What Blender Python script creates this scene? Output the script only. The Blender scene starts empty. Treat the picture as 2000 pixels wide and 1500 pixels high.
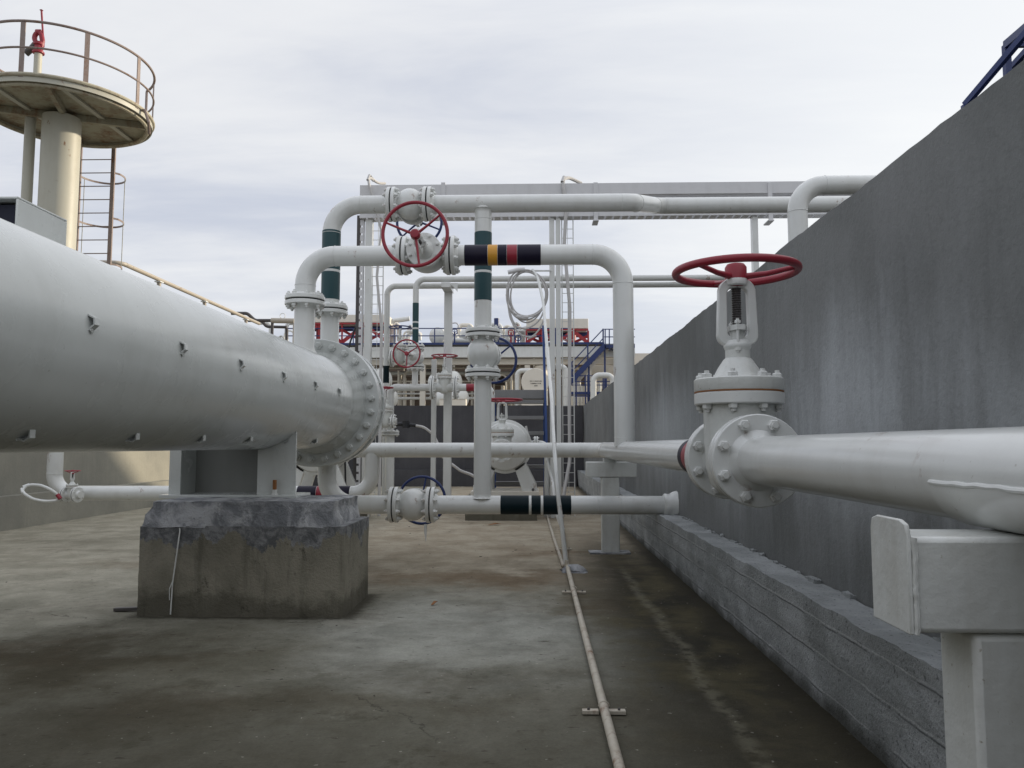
import bpy, math, random
from mathutils import Vector as V, Matrix, Quaternion, noise as mn
R = math.radians
C = bpy.context.scene.collection
SC = bpy.context.scene
random.seed(7)

# ------------------------------------------------------------------ camera, sky, sun, exposure
CAM = V((0, 0, 1.5)); PITCH = R(4.57); YAW = R(1.53); F = 1500.0
cd = bpy.data.cameras.new('camera'); cam = bpy.data.objects.new('camera', cd); C.objects.link(cam)
cam.location = CAM; cam.rotation_euler = (R(90) + PITCH, 0, YAW)
cd.sensor_width = 36; cd.lens = 36 * F / 2000; cd.clip_start = 0.05; cd.clip_end = 1500
SC.camera = cam
CM = cam.rotation_euler.to_matrix()
def at(px, py, d):                      # photo pixel + forward distance -> point in the yard (metres)
    v = CM @ V(((px - 1000) / F, (750 - py) / F, -1.0))
    return CAM + v * (d / v.y)

SUN_EL = R(14); SUN_AZ = R(25)          # azimuth counted from +X towards +Y
SD = V((math.cos(SUN_EL) * math.cos(SUN_AZ), math.cos(SUN_EL) * math.sin(SUN_AZ), math.sin(SUN_EL)))
sl = bpy.data.lights.new('sun', 'SUN'); sl.energy = 4.0; sl.angle = R(1.5); sl.color = (1, .86, .66)
so = bpy.data.objects.new('sun', sl); C.objects.link(so)
so.rotation_euler = SD.to_track_quat('Z', 'Y').to_euler(); so.location = (30, 14, 20)

SC.view_settings.view_transform = 'Standard'; SC.view_settings.look = 'None'
SC.view_settings.exposure = 0.0; SC.view_settings.gamma = 1
W = bpy.data.worlds.new('World'); SC.world = W; W.use_nodes = True

class NT:                               # tiny node helper
    def __init__(s, tree): s.t = tree; s.n = tree.nodes; s.l = tree.links; s.n.clear()
    def add(s, typ, **kw):
        nd = s.n.new(typ)
        for k, v in kw.items():
            if k in nd.bl_rna.properties: setattr(nd, k, v)
        return nd
    def set(s, sock, v):
        if isinstance(v, bpy.types.NodeSocket): s.l.new(v, sock)
        elif isinstance(v, (tuple, list)) and sock.type == 'RGBA' and len(v) == 3: sock.default_value = (*v, 1)
        else: sock.default_value = v
    def math(s, op, a, b=0.0, clamp=False):
        nd = s.n.new('ShaderNodeMath'); nd.operation = op; nd.use_clamp = clamp
        s.set(nd.inputs[0], a); s.set(nd.inputs[1], b); return nd.outputs[0]
    def mix(s, f, a, b, mode='MIX'):
        nd = s.n.new('ShaderNodeMix'); nd.data_type = 'RGBA'; nd.blend_type = mode
        s.set(nd.inputs[0], f); s.set(nd.inputs[6], a); s.set(nd.inputs[7], b); return nd.outputs[2]
    def noise(s, co, scale, detail=4, rough=.55, dist=0.0):
        nd = s.n.new('ShaderNodeTexNoise'); s.l.new(co, nd.inputs['Vector'])
        nd.inputs['Scale'].default_value = scale; nd.inputs['Detail'].default_value = detail
        nd.inputs['Roughness'].default_value = rough; nd.inputs['Distortion'].default_value = dist
        return nd.outputs['Fac']
    def map(s, co, sc=(1, 1, 1), loc=(0, 0, 0)):
        nd = s.n.new('ShaderNodeMapping'); s.l.new(co, nd.inputs[0])
        nd.inputs['Scale'].default_value = sc; nd.inputs['Location'].default_value = loc; return nd.outputs[0]
    def ramp(s, f, a, b):               # smooth 0..1 between a and b
        nd = s.n.new('ShaderNodeMapRange'); nd.interpolation_type = 'SMOOTHSTEP'
        s.set(nd.inputs[0], f); nd.inputs[1].default_value = a; nd.inputs[2].default_value = b
        return nd.outputs[0]
    def obj(s): return s.n.new('ShaderNodeTexCoord').outputs['Object']
    def xyz(s, co):
        nd = s.n.new('ShaderNodeSeparateXYZ'); s.l.new(co, nd.inputs[0]); return nd.outputs

def make_world():
    n = NT(W.node_tree)
    co = n.add('ShaderNodeTexCoord').outputs['Generated']
    x, y, z = n.xyz(co)
    sky = n.add('ShaderNodeTexSky', sky_type='NISHITA', sun_disc=False)
    sky.sun_elevation = SUN_EL; sky.sun_rotation = math.pi / 2 - SUN_AZ
    b1 = n.add('ShaderNodeBackground'); n.l.new(sky.outputs[0], b1.inputs[0]); b1.inputs[1].default_value = 0.1
    zz = n.math('ADD', n.math('MAXIMUM', z, 0.0), 0.16)
    cb = n.add('ShaderNodeCombineXYZ')
    n.set(cb.inputs[0], n.math('DIVIDE', x, zz)); n.set(cb.inputs[1], n.math('DIVIDE', y, zz))
    cl = n.noise(n.map(cb.outputs[0], (.55, 1.15, 1), (3.1, .6, 0)), .8, 7, .58, .35)
    cl2 = n.noise(n.map(cb.outputs[0], (.9, 2.6, 1), (1.7, 4.2, 0)), 1.6, 5, .6, .6)
    f = n.ramp(n.math('ADD', n.math('MULTIPLY', cl, .75), n.math('MULTIPLY', cl2, .25)), .34, .64)
    col = n.mix(f, (.64, .68, .785), (.93, .94, .965))
    dp = n.add('ShaderNodeVectorMath', operation='DOT_PRODUCT'); n.l.new(co, dp.inputs[0]); dp.inputs[1].default_value = SD
    glow = n.ramp(dp.outputs['Value'], .35, 1.0)
    col = n.mix(n.math('MULTIPLY', glow, .85), col, (1.12, 1.13, 1.12))
    up = n.math('ADD', 1.0, n.math('MULTIPLY', n.ramp(z, .45, 1.0), .55))
    b2 = n.add('ShaderNodeBackground'); n.l.new(col, b2.inputs[0]); n.l.new(up, b2.inputs[1])
    mx = n.add('ShaderNodeMixShader'); mx.inputs[0].default_value = .88
    n.l.new(b1.outputs[0], mx.inputs[1]); n.l.new(b2.outputs[0], mx.inputs[2])
    o = n.add('ShaderNodeOutputWorld'); n.l.new(mx.outputs[0], o.inputs[0])
make_world()

# ------------------------------------------------------------------ materials
M = {}
def bsdf(name, col, rough=.5, bump=None, metal=0.0, spec=.5, coat=0.0):
    m = bpy.data.materials.new(name); m.use_nodes = True; n = NT(m.node_tree)
    p = n.add('ShaderNodeBsdfPrincipled'); o = n.add('ShaderNodeOutputMaterial'); n.l.new(p.outputs[0], o.inputs[0])
    c, r, b = col(n) if callable(col) else (col, rough, None)
    n.set(p.inputs['Base Color'], c); n.set(p.inputs['Roughness'], r)
    p.inputs['Metallic'].default_value = metal; p.inputs['Specular IOR Level'].default_value = spec
    if coat: p.inputs['Coat Weight'].default_value = coat; p.inputs['Coat Roughness'].default_value = .17
    if b:
        bn = n.add('ShaderNodeBump'); bn.inputs['Strength'].default_value = b[1]; bn.inputs['Distance'].default_value = b[2]
        n.l.new(b[0], bn.inputs['Height']); n.l.new(bn.outputs[0], p.inputs['Normal'])
    M[name] = m; return m

def paint(name, rgb, rough=.38, dirt=.12, dirtcol=(.30, .28, .24), bump=.12, rust=0.0, sc=1.0, coat=0.0, spec=.5):
    def f(n):
        co = n.obj()
        a = n.noise(co, 2.2 * sc, 5, .6); b = n.noise(n.map(co, (1, 1, .18)), 7 * sc, 4, .6)
        g = n.math('MULTIPLY', n.ramp(n.math('ADD', n.math('MULTIPLY', a, .5), n.math('MULTIPLY', b, .5)), .42, .75), dirt)
        c = n.mix(g, rgb, dirtcol)
        c = n.mix(n.math('MULTIPLY', n.ramp(n.noise(co, .7 * sc, 3), .4, .65), .10), c, tuple(x * .78 for x in rgb))
        sp = n.noise(co, 38 * sc, 3, .6)
        c = n.mix(n.math('MULTIPLY', n.ramp(sp, .68, .76), min(1, dirt * 2)), c, dirtcol)
        if rust:
            rs = n.ramp(n.math('ADD', n.math('MULTIPLY', n.noise(co, 3.0 * sc, 6, .7), .7), n.math('MULTIPLY', n.noise(n.map(co, (1, 1, .25)), 14 * sc, 5, .6), .3)), .60 - rust * .2, .68)
            c = n.mix(n.math('MULTIPLY', rs, .9), c, n.mix(n.noise(co, 20 * sc, 3), (.10, .04, .018), (.26, .12, .05)))
        ro = n.math('ADD', rough - .06, n.math('MULTIPLY', a, .14))
        return c, ro, (n.math('ADD', n.math('MULTIPLY', n.noise(co, 22 * sc, 4, .6), .35), n.math('MULTIPLY', n.noise(co, 2.4 * sc, 3, .5), 1.6)), bump, .012)
    return bsdf(name, f, coat=coat, spec=spec)

paint('white_paint', (.655, .667, .648), .32, .26, (.32, .29, .24), .16, rust=.012, coat=.7)
paint('vessel_paint', (.570, .592, .575), .26, .26, (.26, .265, .23), .12, rust=.0, sc=.9, coat=.85)
paint('thick_paint', (.63, .645, .62), .42, .42, (.30, .27, .21), .55, rust=.0, sc=1.6, coat=.3)
paint('tower_paint', (.44, .41, .31), .6, .4, (.14, .09, .05), .2, rust=.62)
paint('deck_rust', (.38, .36, .27), .75, .55, (.14, .08, .045), .25, rust=.72, sc=.7)
paint('tower_clean', (.46, .45, .38), .5, .2, (.3, .25, .16), .1, rust=.02)
paint('rail_paint', (.25, .20, .18), .6, .3, (.16, .08, .05), .15, rust=.45, sc=2)
paint('cream_paint', (.72, .68, .60), .5, .15, (.35, .28, .2), .08)
paint('beige_pipe', (.40, .36, .30), .45, .2, (.28, .2, .12), .08, rust=.15)
paint('red_paint', (.27, .014, .030), .38, .15, (.10, .02, .02), .12)
paint('red_steel', (.36, .024, .032), .5, .2, (.12, .03, .02), .1)
paint('blue_paint', (.012, .030, .13), .4, .15, (.02, .02, .05), .1)
paint('stair_blue', (.012, .05, .20), .45, .2, (.03, .04, .07), .1)
paint('green_band', (.002, .045, .054), .42, .15, (.02, .05, .05), .08)
paint('dark_green_band', (.001, .011, .016), .5, .1, (.015, .02, .02), .08, spec=.18)
paint('navy_band', (.008, .006, .020), .45, .15, (.04, .03, .04), .08, spec=.25)
paint('yellow_band', (.58, .28, .025), .4, .15, (.3, .15, .03), .08)
paint('grey_steel', (.22, .22, .22), .5, .25, (.1, .09, .08), .15)
paint('web_shade_grey', (.22, .225, .21), .6, .3, (.12, .12, .11), .1)  # saddle web tone, darkened to stand in for deep shade under the vessel
paint('dark_steel', (.06, .055, .055), .45, .2, (.12, .06, .03), .15)
paint('brown_clad', (.20, .155, .125), .7, .3, (.12, .09, .07), .1)
paint('tray_steel', (.64, .64, .65), .42, .2, (.3, .3, .3), .1)
paint('rust_bolt', (.26, .11, .035), .8, .4, (.12, .04, .015), .4, sc=4)
paint('conduit_rust', (.50, .46, .38), .55, .3, (.2, .12, .06), .2, rust=.42, sc=2.2)
bsdf('gasket', (.012, .012, .013), .7)
bsdf('black_rubber', (.015, .016, .02), .6)
bsdf('dark_opening', (.012, .014, .03), .8)
bsdf('ink', (.05, .045, .045), .7)
bsdf('cable_grey', (.50, .49, .48), .5)

def ground_mat(n):
    co = n.obj(); x, y, z = n.xyz(co)
    w1 = n.noise(co, .45, 6, .62, .4); w2 = n.noise(co, 1.7, 6, .65, .3); w3 = n.noise(co, 9, 5, .65)
    fine = n.noise(co, 55, 4, .7)
    xw = n.math('ADD', x, n.math('MULTIPLY', n.math('SUBTRACT', n.noise(co, .9, 6, .65), .5), 2.6))
    yw = n.math('ADD', y, n.math('MULTIPLY', n.math('SUBTRACT', n.noise(n.map(co, (1, 1, 1), (5, 9, 0)), .9, 6, .65), .5), 3.0))
    def patch(cx, cy, rx, ry, soft=.55):
        a_ = n.math('DIVIDE', n.math('SUBTRACT', xw, cx), rx); b_ = n.math('DIVIDE', n.math('SUBTRACT', yw, cy), ry)
        d_ = n.math('SQRT', n.math('ADD', n.math('MULTIPLY', a_, a_), n.math('MULTIPLY', b_, b_)))
        return n.ramp(d_, 1.0, 1 - soft)
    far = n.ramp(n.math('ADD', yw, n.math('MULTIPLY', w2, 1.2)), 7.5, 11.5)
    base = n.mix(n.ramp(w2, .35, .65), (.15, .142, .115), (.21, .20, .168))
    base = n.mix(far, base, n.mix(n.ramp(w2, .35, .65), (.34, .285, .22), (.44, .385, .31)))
    leftl = n.math('MULTIPLY', n.ramp(xw, -2.2, -4.2), n.ramp(yw, 5.6, 8.0))
    base = n.mix(n.math('MULTIPLY', leftl, .85), base, n.mix(n.ramp(w2, .35, .65), (.27, .255, .21), (.38, .355, .30)))
    base = n.mix(n.math('MULTIPLY', patch(-.55, 6.4, 2.0, 1.9, .8), .85), base, n.mix(n.ramp(w2, .38, .62), (.27, .268, .245), (.37, .365, .335)))
    base = n.mix(n.math('MULTIPLY', patch(-1.4, 3.1, 1.2, .55, .8), .6), base, (.20, .195, .17))
    for P_, k_, col_ in ((( -.5, 8.9, 2.3, .75), .75, (.145, .098, .06)), ((.5, 11.0, 1.5, .6), .6, (.17, .115, .07)), ((-4.8, 9.6, 1.6, .6), .4, (.17, .13, .085)), ((-3.6, 5.2, 2.2, .7), .6, (.10, .085, .055)), ((.75, 7.4, .55, 1.6), .6, (.105, .078, .045)), ((-3.6, 5.5, 1.9, 1.15), .9, (.050, .042, .026)), ((-2.2, 4.4, 1.3, .7), .6, (.07, .062, .042)), ((-1.2, 4.6, 1.7, .6), .5, (.095, .08, .055))):
        base = n.mix(n.math('MULTIPLY', patch(*P_, .9), k_), base, col_)
    st = n.noise(n.map(co, (.8, 1.15, 1), (2, 1, 0)), 1.3, 7, .68, .6)
    base = n.mix(n.math('MULTIPLY', n.ramp(st, .50, .66), .5), base, n.mix(.5, base, (.07, .045, .025)))
    # dark damp mossy strip along the kerb, and the near floor
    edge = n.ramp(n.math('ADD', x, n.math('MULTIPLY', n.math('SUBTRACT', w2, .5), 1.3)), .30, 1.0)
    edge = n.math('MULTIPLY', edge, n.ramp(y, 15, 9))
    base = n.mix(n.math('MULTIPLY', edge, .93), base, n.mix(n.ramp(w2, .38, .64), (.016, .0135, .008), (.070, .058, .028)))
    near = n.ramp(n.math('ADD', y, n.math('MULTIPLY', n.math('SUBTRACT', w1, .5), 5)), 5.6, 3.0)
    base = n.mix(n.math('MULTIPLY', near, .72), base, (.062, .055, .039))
    moss = n.math('MULTIPLY', n.ramp(n.noise(co, 2.6, 6, .7, .2), .55, .68), n.ramp(y, 7, 4))
    base = n.mix(n.math('MULTIPLY', moss, .5), base, (.055, .050, .032))
    # pale drip line under the pipe
    xx = n.math('ABSOLUTE', n.math('SUBTRACT', n.math('ADD', x, n.math('MULTIPLY', n.math('SUBTRACT', n.noise(co, 1.1, 3), .5), .22)), 1.09))
    drip = n.math('MULTIPLY', n.ramp(xx, .085, .0), n.ramp(w3, .36, .56))
    drip = n.math('MULTIPLY', drip, n.math('MULTIPLY', n.ramp(y, 10.2, 9.0), n.ramp(y, 1.5, 3)))
    base = n.mix(n.math('MULTIPLY', drip, .5), base, (.19, .175, .13))
    # specks and scuffs
    sc = n.noise(n.map(co, (.8, 2.4, 1)), 9, 3, .6)
    base = n.mix(n.math('MULTIPLY', n.ramp(sc, .64, .70), .65), base, (.05, .04, .032))
    base = n.mix(n.math('MULTIPLY', n.ramp(n.noise(co, 24, 2, .5), .70, .76), .5), base, (.42, .40, .35))
    base = n.mix(n.math('MULTIPLY', n.ramp(fine, .35, .75), .35), base, n.mix(.5, base, (.02, .02, .02)))
    gm = n.math('ADD', .62, n.math('ADD', n.math('MULTIPLY', w3, .38), n.math('ADD', n.math('MULTIPLY', n.noise(co, 22, 5, .7), .38), 0)))
    cg = n.add('ShaderNodeCombineXYZ'); [n.set(cg.inputs[i_], gm) for i_ in range(3)]
    base = n.mix(1.0, base, cg.outputs[0], 'MULTIPLY')
    # dirt gathered round the feet of the pedestal and kerb
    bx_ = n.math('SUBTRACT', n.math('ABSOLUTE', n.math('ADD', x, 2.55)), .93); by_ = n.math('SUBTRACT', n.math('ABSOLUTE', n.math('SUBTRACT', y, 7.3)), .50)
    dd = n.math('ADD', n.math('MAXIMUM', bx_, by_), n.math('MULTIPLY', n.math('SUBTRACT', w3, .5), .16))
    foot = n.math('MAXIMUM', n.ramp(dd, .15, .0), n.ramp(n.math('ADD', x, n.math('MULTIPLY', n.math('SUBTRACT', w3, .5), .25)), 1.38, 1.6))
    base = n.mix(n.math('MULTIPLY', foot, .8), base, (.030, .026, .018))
    base = n.mix(1.0, base, (.95, .96, .92), 'MULTIPLY')
    # cracks
    vo = n.add('ShaderNodeTexVoronoi', feature='DISTANCE_TO_EDGE'); vo.inputs['Scale'].default_value = .23
    wob = n.add('ShaderNodeVectorMath', operation='ADD'); n.l.new(co, wob.inputs[0])
    cbx = n.add('ShaderNodeCombineXYZ'); n.set(cbx.inputs[0], n.math('MULTIPLY', w2, .8)); n.set(cbx.inputs[1], n.math('MULTIPLY', w3, .25))
    n.l.new(cbx.outputs[0], wob.inputs[1]); n.l.new(wob.outputs[0], vo.inputs['Vector'])
    crack = n.math('MULTIPLY', n.ramp(vo.outputs['Distance'], .0016, .0003), n.ramp(w1, .52, .58))
    base = n.mix(n.math('MULTIPLY', crack, .5), base, (.03, .028, .022))
    h = n.math('ADD', n.math('MULTIPLY', w3, .6), n.math('SUBTRACT', n.math('MULTIPLY', fine, .4), crack))
    ro = n.math('SUBTRACT', .92, n.math('MULTIPLY', edge, .22))
    return base, ro, (h, .55, .02)
bsdf('floor_concrete', ground_mat, spec=.12)

def wall_mat(dark, light, streak, warm=None):
    def f(n):
        co = n.obj(); x, y, z = n.xyz(co)
        a = n.noise(co, .6, 5, .6, .3)
        s1 = n.noise(n.map(co, (1.2, 1.2, .12)), 2.4, 5, .6, .2)
        s2 = n.noise(n.map(co, (1, 1, .06)), 11, 4, .6)
        c = n.mix(n.ramp(a, .35, .65), dark, light)
        c = n.mix(n.math('MULTIPLY', n.ramp(s1, .50, .75), .25), c, streak)
        if warm:     # pale lime bloom low on the wall
            yw = n.math('ADD', y, n.math('MULTIPLY', n.math('SUBTRACT', n.noise(n.map(co, (1, 1, .2)), 1.9, 5, .65), .5), 2.0))
            zw = n.math('ADD', z, n.math('MULTIPLY', n.math('SUBTRACT', n.noise(n.map(co, (1, 1, .25), (4, 0, 0)), 3.0, 5, .65), .5), .8))
            bl = None
            for cy, cz, ry, rz, k_ in ((4.7, 1.55, 1.7, 1.1, .95), (3.1, 1.4, .8, .8, .6), (10.8, 1.6, 4.0, 1.1, .7), (7.2, 1.3, 1.6, .8, .55)):
                a_ = n.math('DIVIDE', n.math('SUBTRACT', yw, cy), ry); b_ = n.math('DIVIDE', n.math('SUBTRACT', zw, cz), rz)
                p_ = n.math('MULTIPLY', n.ramp(n.math('SQRT', n.math('ADD', n.math('MULTIPLY', a_, a_), n.math('MULTIPLY', b_, b_))), 1.0, .1), k_)
                bl = p_ if bl is None else n.math('MAXIMUM', bl, p_)
            c = n.mix(n.math('MULTIPLY', bl, n.math('ADD', .6, n.math('MULTIPLY', s1, .7)), True), c, (.45, .475, .49))
        c = n.mix(n.math('MULTIPLY', n.ramp(s2, .50, .75), .14), c, tuple(v * .55 for v in dark))
        c = n.mix(n.math('MULTIPLY', n.ramp(n.noise(co, 16, 5, .7), .45, .8), .25), c, tuple(v * .6 for v in dark))
        h = n.math('ADD', n.math('MULTIPLY', n.noise(co, 30, 5, .65), .5), n.math('MULTIPLY', n.noise(n.map(co, (1, 1, .3)), 5, 4, .6), .5))
        return c, .9, (h, .5, .02)
    return f
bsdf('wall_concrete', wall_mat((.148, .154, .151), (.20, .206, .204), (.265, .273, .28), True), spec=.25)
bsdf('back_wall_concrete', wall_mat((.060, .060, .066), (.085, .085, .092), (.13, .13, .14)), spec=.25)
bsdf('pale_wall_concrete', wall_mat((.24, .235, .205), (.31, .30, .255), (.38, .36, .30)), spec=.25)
def kerb_mat(n):
    co = n.obj(); x, y, z = n.xyz(co)
    a = n.noise(co, 2.0, 6, .65, .3); b = n.noise(co, 14, 5, .65)
    c = n.mix(n.ramp(a, .38, .66), (.27, .285, .283), (.39, .405, .41))
    ws = n.noise(n.map(co, (1, 1, 6)), 3, 4)
    c = n.mix(n.math('MULTIPLY', n.ramp(n.noise(co, 40, 3, .6), .60, .68), .6), c, (.04, .042, .045))
    lines = n.math('ABSOLUTE', n.math('SUBTRACT', n.math('FRACT', n.math('ADD', n.math('DIVIDE', z, .205), n.math('MULTIPLY', b, .04))), .5))
    c = n.mix(n.math('MULTIPLY', n.math('MULTIPLY', n.ramp(lines, .035, .008), n.ramp(n.noise(co, 1.1, 3), .36, .50)), .65), c, (.52, .53, .53))
    l2 = n.math('ABSOLUTE', n.math('SUBTRACT', n.math('FRACT', n.math('ADD', n.math('ADD', n.math('DIVIDE', z, .205), .07), n.math('MULTIPLY', b, .04))), .5))
    c = n.mix(n.math('MULTIPLY', n.math('MULTIPLY', n.ramp(l2, .035, .008), n.ramp(a, .42, .55)), .75), c, (.05, .055, .055))
    low = n.ramp(n.math('ADD', z, n.math('MULTIPLY', a, .22)), .24, .10)
    c = n.mix(n.math('MULTIPLY', low, .8), c, (.022, .02, .013))
    return c, .85, (n.math('ADD', b, n.noise(co, 45, 4, .7)), .7, .02)
bsdf('kerb_paint', kerb_mat, spec=.3)
def ped_mat(n):
    co = n.obj(); x, y, z = n.xyz(co)
    a = n.noise(co, 1.8, 6, .65, .4); b = n.noise(co, 7, 6, .7, .3); s = n.noise(n.map(co, (1, 1, .15)), 6, 5, .6)
    c = n.mix(n.ramp(a, .35, .65), (.18, .168, .132), (.265, .248, .198))
    c = n.mix(n.math('MULTIPLY', n.ramp(s, .5, .68), .55), c, (.085, .08, .06))
    c = n.mix(n.math('MULTIPLY', n.ramp(b, .60, .70), .7), c, (.05, .046, .036))
    low = n.ramp(n.math('ADD', z, n.math('MULTIPLY', n.math('SUBTRACT', n.noise(co, 2.2, 7, .7), .5), .7)), .26, .12)
    c = n.mix(n.math('MULTIPLY', low, .6), c, (.06, .056, .042))
    ed = n.ramp(n.math('ADD', z, n.math('MULTIPLY', n.math('SUBTRACT', n.noise(n.map(co, (1, 1, .6)), 2.6, 8, .68), .5), .85)), .668, .682)
    c = n.mix(n.math('MULTIPLY', ed, .9), c, n.mix(n.ramp(b, .4, .62), (.095, .10, .108), (.25, .255, .262)))
    return c, .9, (n.math('ADD', b, n.noise(co, 40, 4, .7)), .6, .02)
bsdf('pedestal_concrete', ped_mat, spec=.25)
def grout_mat(n):
    co = n.obj()
    a = n.noise(co, 4, 6, .65, .5); b = n.noise(co, 16, 5, .7)
    c = n.mix(n.ramp(a, .38, .62), (.15, .158, .17), (.40, .405, .415))
    c = n.mix(n.math('MULTIPLY', n.ramp(b, .6, .7), .6), c, (.07, .075, .085))
    return c, .7, (n.math('ADD', n.math('MULTIPLY', a, 2), b), .8, .03)
bsdf('painted_grout', grout_mat)

# ------------------------------------------------------------------ mesh building
def basis(w):
    w = V(w).normalized(); u = w.orthogonal().normalized()
    if abs(w.z) < .99: u = w.cross(V((0, 0, 1))).normalized()
    else: u = V((1, 0, 0)) - w * w.x; u.normalize()
    return u, w.cross(u), w

class MB:
    def __init__(s): s.v = []; s.f = []
    def quad_rings(s, rings, closed=False, n=None):
        k = len(rings)
        for i in range(k if closed else k - 1):
            a, b = rings[i], rings[(i + 1) % k]; m = max(len(a), len(b))
            for j in range(m):
                if len(a) == 1: s.f.append((a[0], b[j], b[(j + 1) % m]))
                elif len(b) == 1: s.f.append((a[j], b[0], a[(j + 1) % m]))
                else: s.f.append((a[j], b[j], b[(j + 1) % m], a[(j + 1) % m]))
    def lathe(s, prof, o, ax, n=32, cap=True):
        u, v, w = basis(ax); o = V(o); rings = []
        for r, h in prof:
            if r < 1e-6: s.v.append(o + w * h); rings.append([len(s.v) - 1]); continue
            st = len(s.v)
            for j in range(n):
                t = 2 * math.pi * j / n; s.v.append(o + w * h + (u * math.cos(t) + v * math.sin(t)) * r)
            rings.append(list(range(st, st + n)))
        s.quad_rings(rings)
        if cap:
            for rg in (rings[0], rings[-1]):
                if len(rg) > 2: s.f.append(tuple(rg))
        return s
    def cyl(s, a, b, r, n=16, r2=None):
        a, b = V(a), V(b); return s.lathe([(r, 0), (r if r2 is None else r2, (b - a).length)], a, b - a, n)
    def tube(s, pts, r, n=16, closed=False, cap=True):
        pts = [V(p) for p in pts]; k = len(pts); rings = []; u = None
        for i, p in enumerate(pts):
            a = pts[i - 1] if (i or closed) else p; b = pts[(i + 1) % k] if (i < k - 1 or closed) else p
            t = (b - a).normalized()
            if u is None: u = basis(t)[0]
            u = (u - t * u.dot(t)).normalized(); w = t.cross(u); rr = r[i] if isinstance(r, (list, tuple)) else r
            st = len(s.v)
            for j in range(n):
                q = 2 * math.pi * j / n; s.v.append(p + (u * math.cos(q) + w * math.sin(q)) * rr)
            rings.append(list(range(st, st + n)))
        s.quad_rings(rings, closed)
        if cap and not closed: s.f.append(tuple(rings[0])); s.f.append(tuple(rings[-1]))
        return s
    def torus(s, c, ax, RR, r, n=48, m=10):
        u, v, w = basis(ax)
        return s.tube([V(c) + (u * math.cos(2 * math.pi * i / n) + v * math.sin(2 * math.pi * i / n)) * RR for i in range(n)], r, m, True)
    def arc(s, c, u, v, RR, a0, a1, r, n=24, m=8):
        return s.tube([V(c) + (V(u) * math.cos(a0 + (a1 - a0) * i / n) + V(v) * math.sin(a0 + (a1 - a0) * i / n)) * RR for i in range(n + 1)], r, m)
    def box(s, lo, hi):
        st = len(s.v); lo, hi = V(lo), V(hi)
        for i in range(8): s.v.append(V((hi.x if i & 1 else lo.x, hi.y if i & 2 else lo.y, hi.z if i & 4 else lo.z)))
        for f in ((0, 2, 3, 1), (4, 5, 7, 6), (0, 1, 5, 4), (2, 6, 7, 3), (0, 4, 6, 2), (1, 3, 7, 5)): s.f.append(tuple(st + i for i in f))
        return s
    def bar(s, a, b, w, h, up=(0, 0, 1)):
        a, b = V(a), V(b); t = (b - a).normalized(); u = t.cross(V(up))
        if u.length < 1e-3: u = t.cross(V((1, 0, 0)))
        u.normalize(); v = u.cross(t); st = len(s.v)
        for p in (a, b):
            for i, j in ((-1, -1), (1, -1), (1, 1), (-1, 1)): s.v.append(p + u * (w / 2 * i) + v * (h / 2 * j))
        s.f += [tuple(st + i for i in f) for f in ((0, 1, 2, 3), (7, 6, 5, 4), (0, 4, 5, 1), (1, 5, 6, 2), (2, 6, 7, 3), (3, 7, 4, 0))]
        return s
    def prism(s, outline, o, u, v, t):    # outline in (u,v), extruded along t (vector)
        st = len(s.v); k = len(outline); o, u, v, t = V(o), V(u), V(v), V(t)
        for z in (0, 1):
            for a, b in outline: s.v.append(o + u * a + v * b + t * z)
        s.f.append(tuple(range(st + k - 1, st - 1, -1))); s.f.append(tuple(range(st + k, st + 2 * k)))
        for i in range(k): s.f.append((st + i, st + (i + 1) % k, st + k + (i + 1) % k, st + k + i))
        return s
    def rough(s, lo, hi, step, amp, seed=0, freq=2.5, keep_floor=True):
        lo, hi = V(lo), V(hi); sz = hi - lo
        cnt = [max(1, int(round(sz[i] / (step if not isinstance(step, tuple) else step[i])))) for i in range(3)]
        idx = {}; off = V((seed * 7.3, seed * 3.1, seed * 5.7))
        def vid(i, j, k):
            key = (i, j, k)
            if key not in idx:
                p = V((lo.x + sz.x * i / cnt[0], lo.y + sz.y * j / cnt[1], lo.z + sz.z * k / cnt[2]))
                d = mn.noise_vector(p * freq + off) * amp + mn.noise_vector(p * freq * 3.7 + off) * amp * .5
                if keep_floor and k == 0: d = d * .6; d.z = 0
                idx[key] = len(s.v); s.v.append(p + d)
            return idx[key]
        a, b, c = cnt
        for k in (0, c):
            for i in range(a):
                for j in range(b):
                    q = (vid(i, j, k), vid(i + 1, j, k), vid(i + 1, j + 1, k), vid(i, j + 1, k)); s.f.append(q if k else q[::-1])
        for j in (0, b):
            for i in range(a):
                for k in range(c):
                    q = (vid(i, j, k), vid(i + 1, j, k), vid(i + 1, j, k + 1), vid(i, j, k + 1)); s.f.append(q[::-1] if j else q)
        for i in (0, a):
            for j in range(b):
                for k in range(c):
                    q = (vid(i, j, k), vid(i, j + 1, k), vid(i, j + 1, k + 1), vid(i, j, k + 1)); s.f.append(q if i else q[::-1])
        return s
    def build(s, name, mat, parent=None, bevel=0.0, smooth=True, ang=38):
        base = base_of(parent)
        me = bpy.data.meshes.new(name); me.from_pydata([tuple(p - base) for p in s.v], [], s.f); me.validate(); me.update()
        import bmesh
        bm = bmesh.new(); bm.from_mesh(me); bmesh.ops.recalc_face_normals(bm, faces=bm.faces[:]); bm.to_mesh(me); bm.free()
        if smooth: me.shade_smooth(); me.set_sharp_from_angle(angle=R(ang))
        me.materials.append(M[mat]); o = bpy.data.objects.new(name, me); C.objects.link(o)
        if parent: o.parent = parent
        if bevel:
            b = o.modifiers.new('bevel', 'BEVEL'); b.width = bevel; b.segments = 2; b.limit_method = 'ANGLE'; b.angle_limit = R(40)
            b.harden_normals = False
        return o

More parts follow.
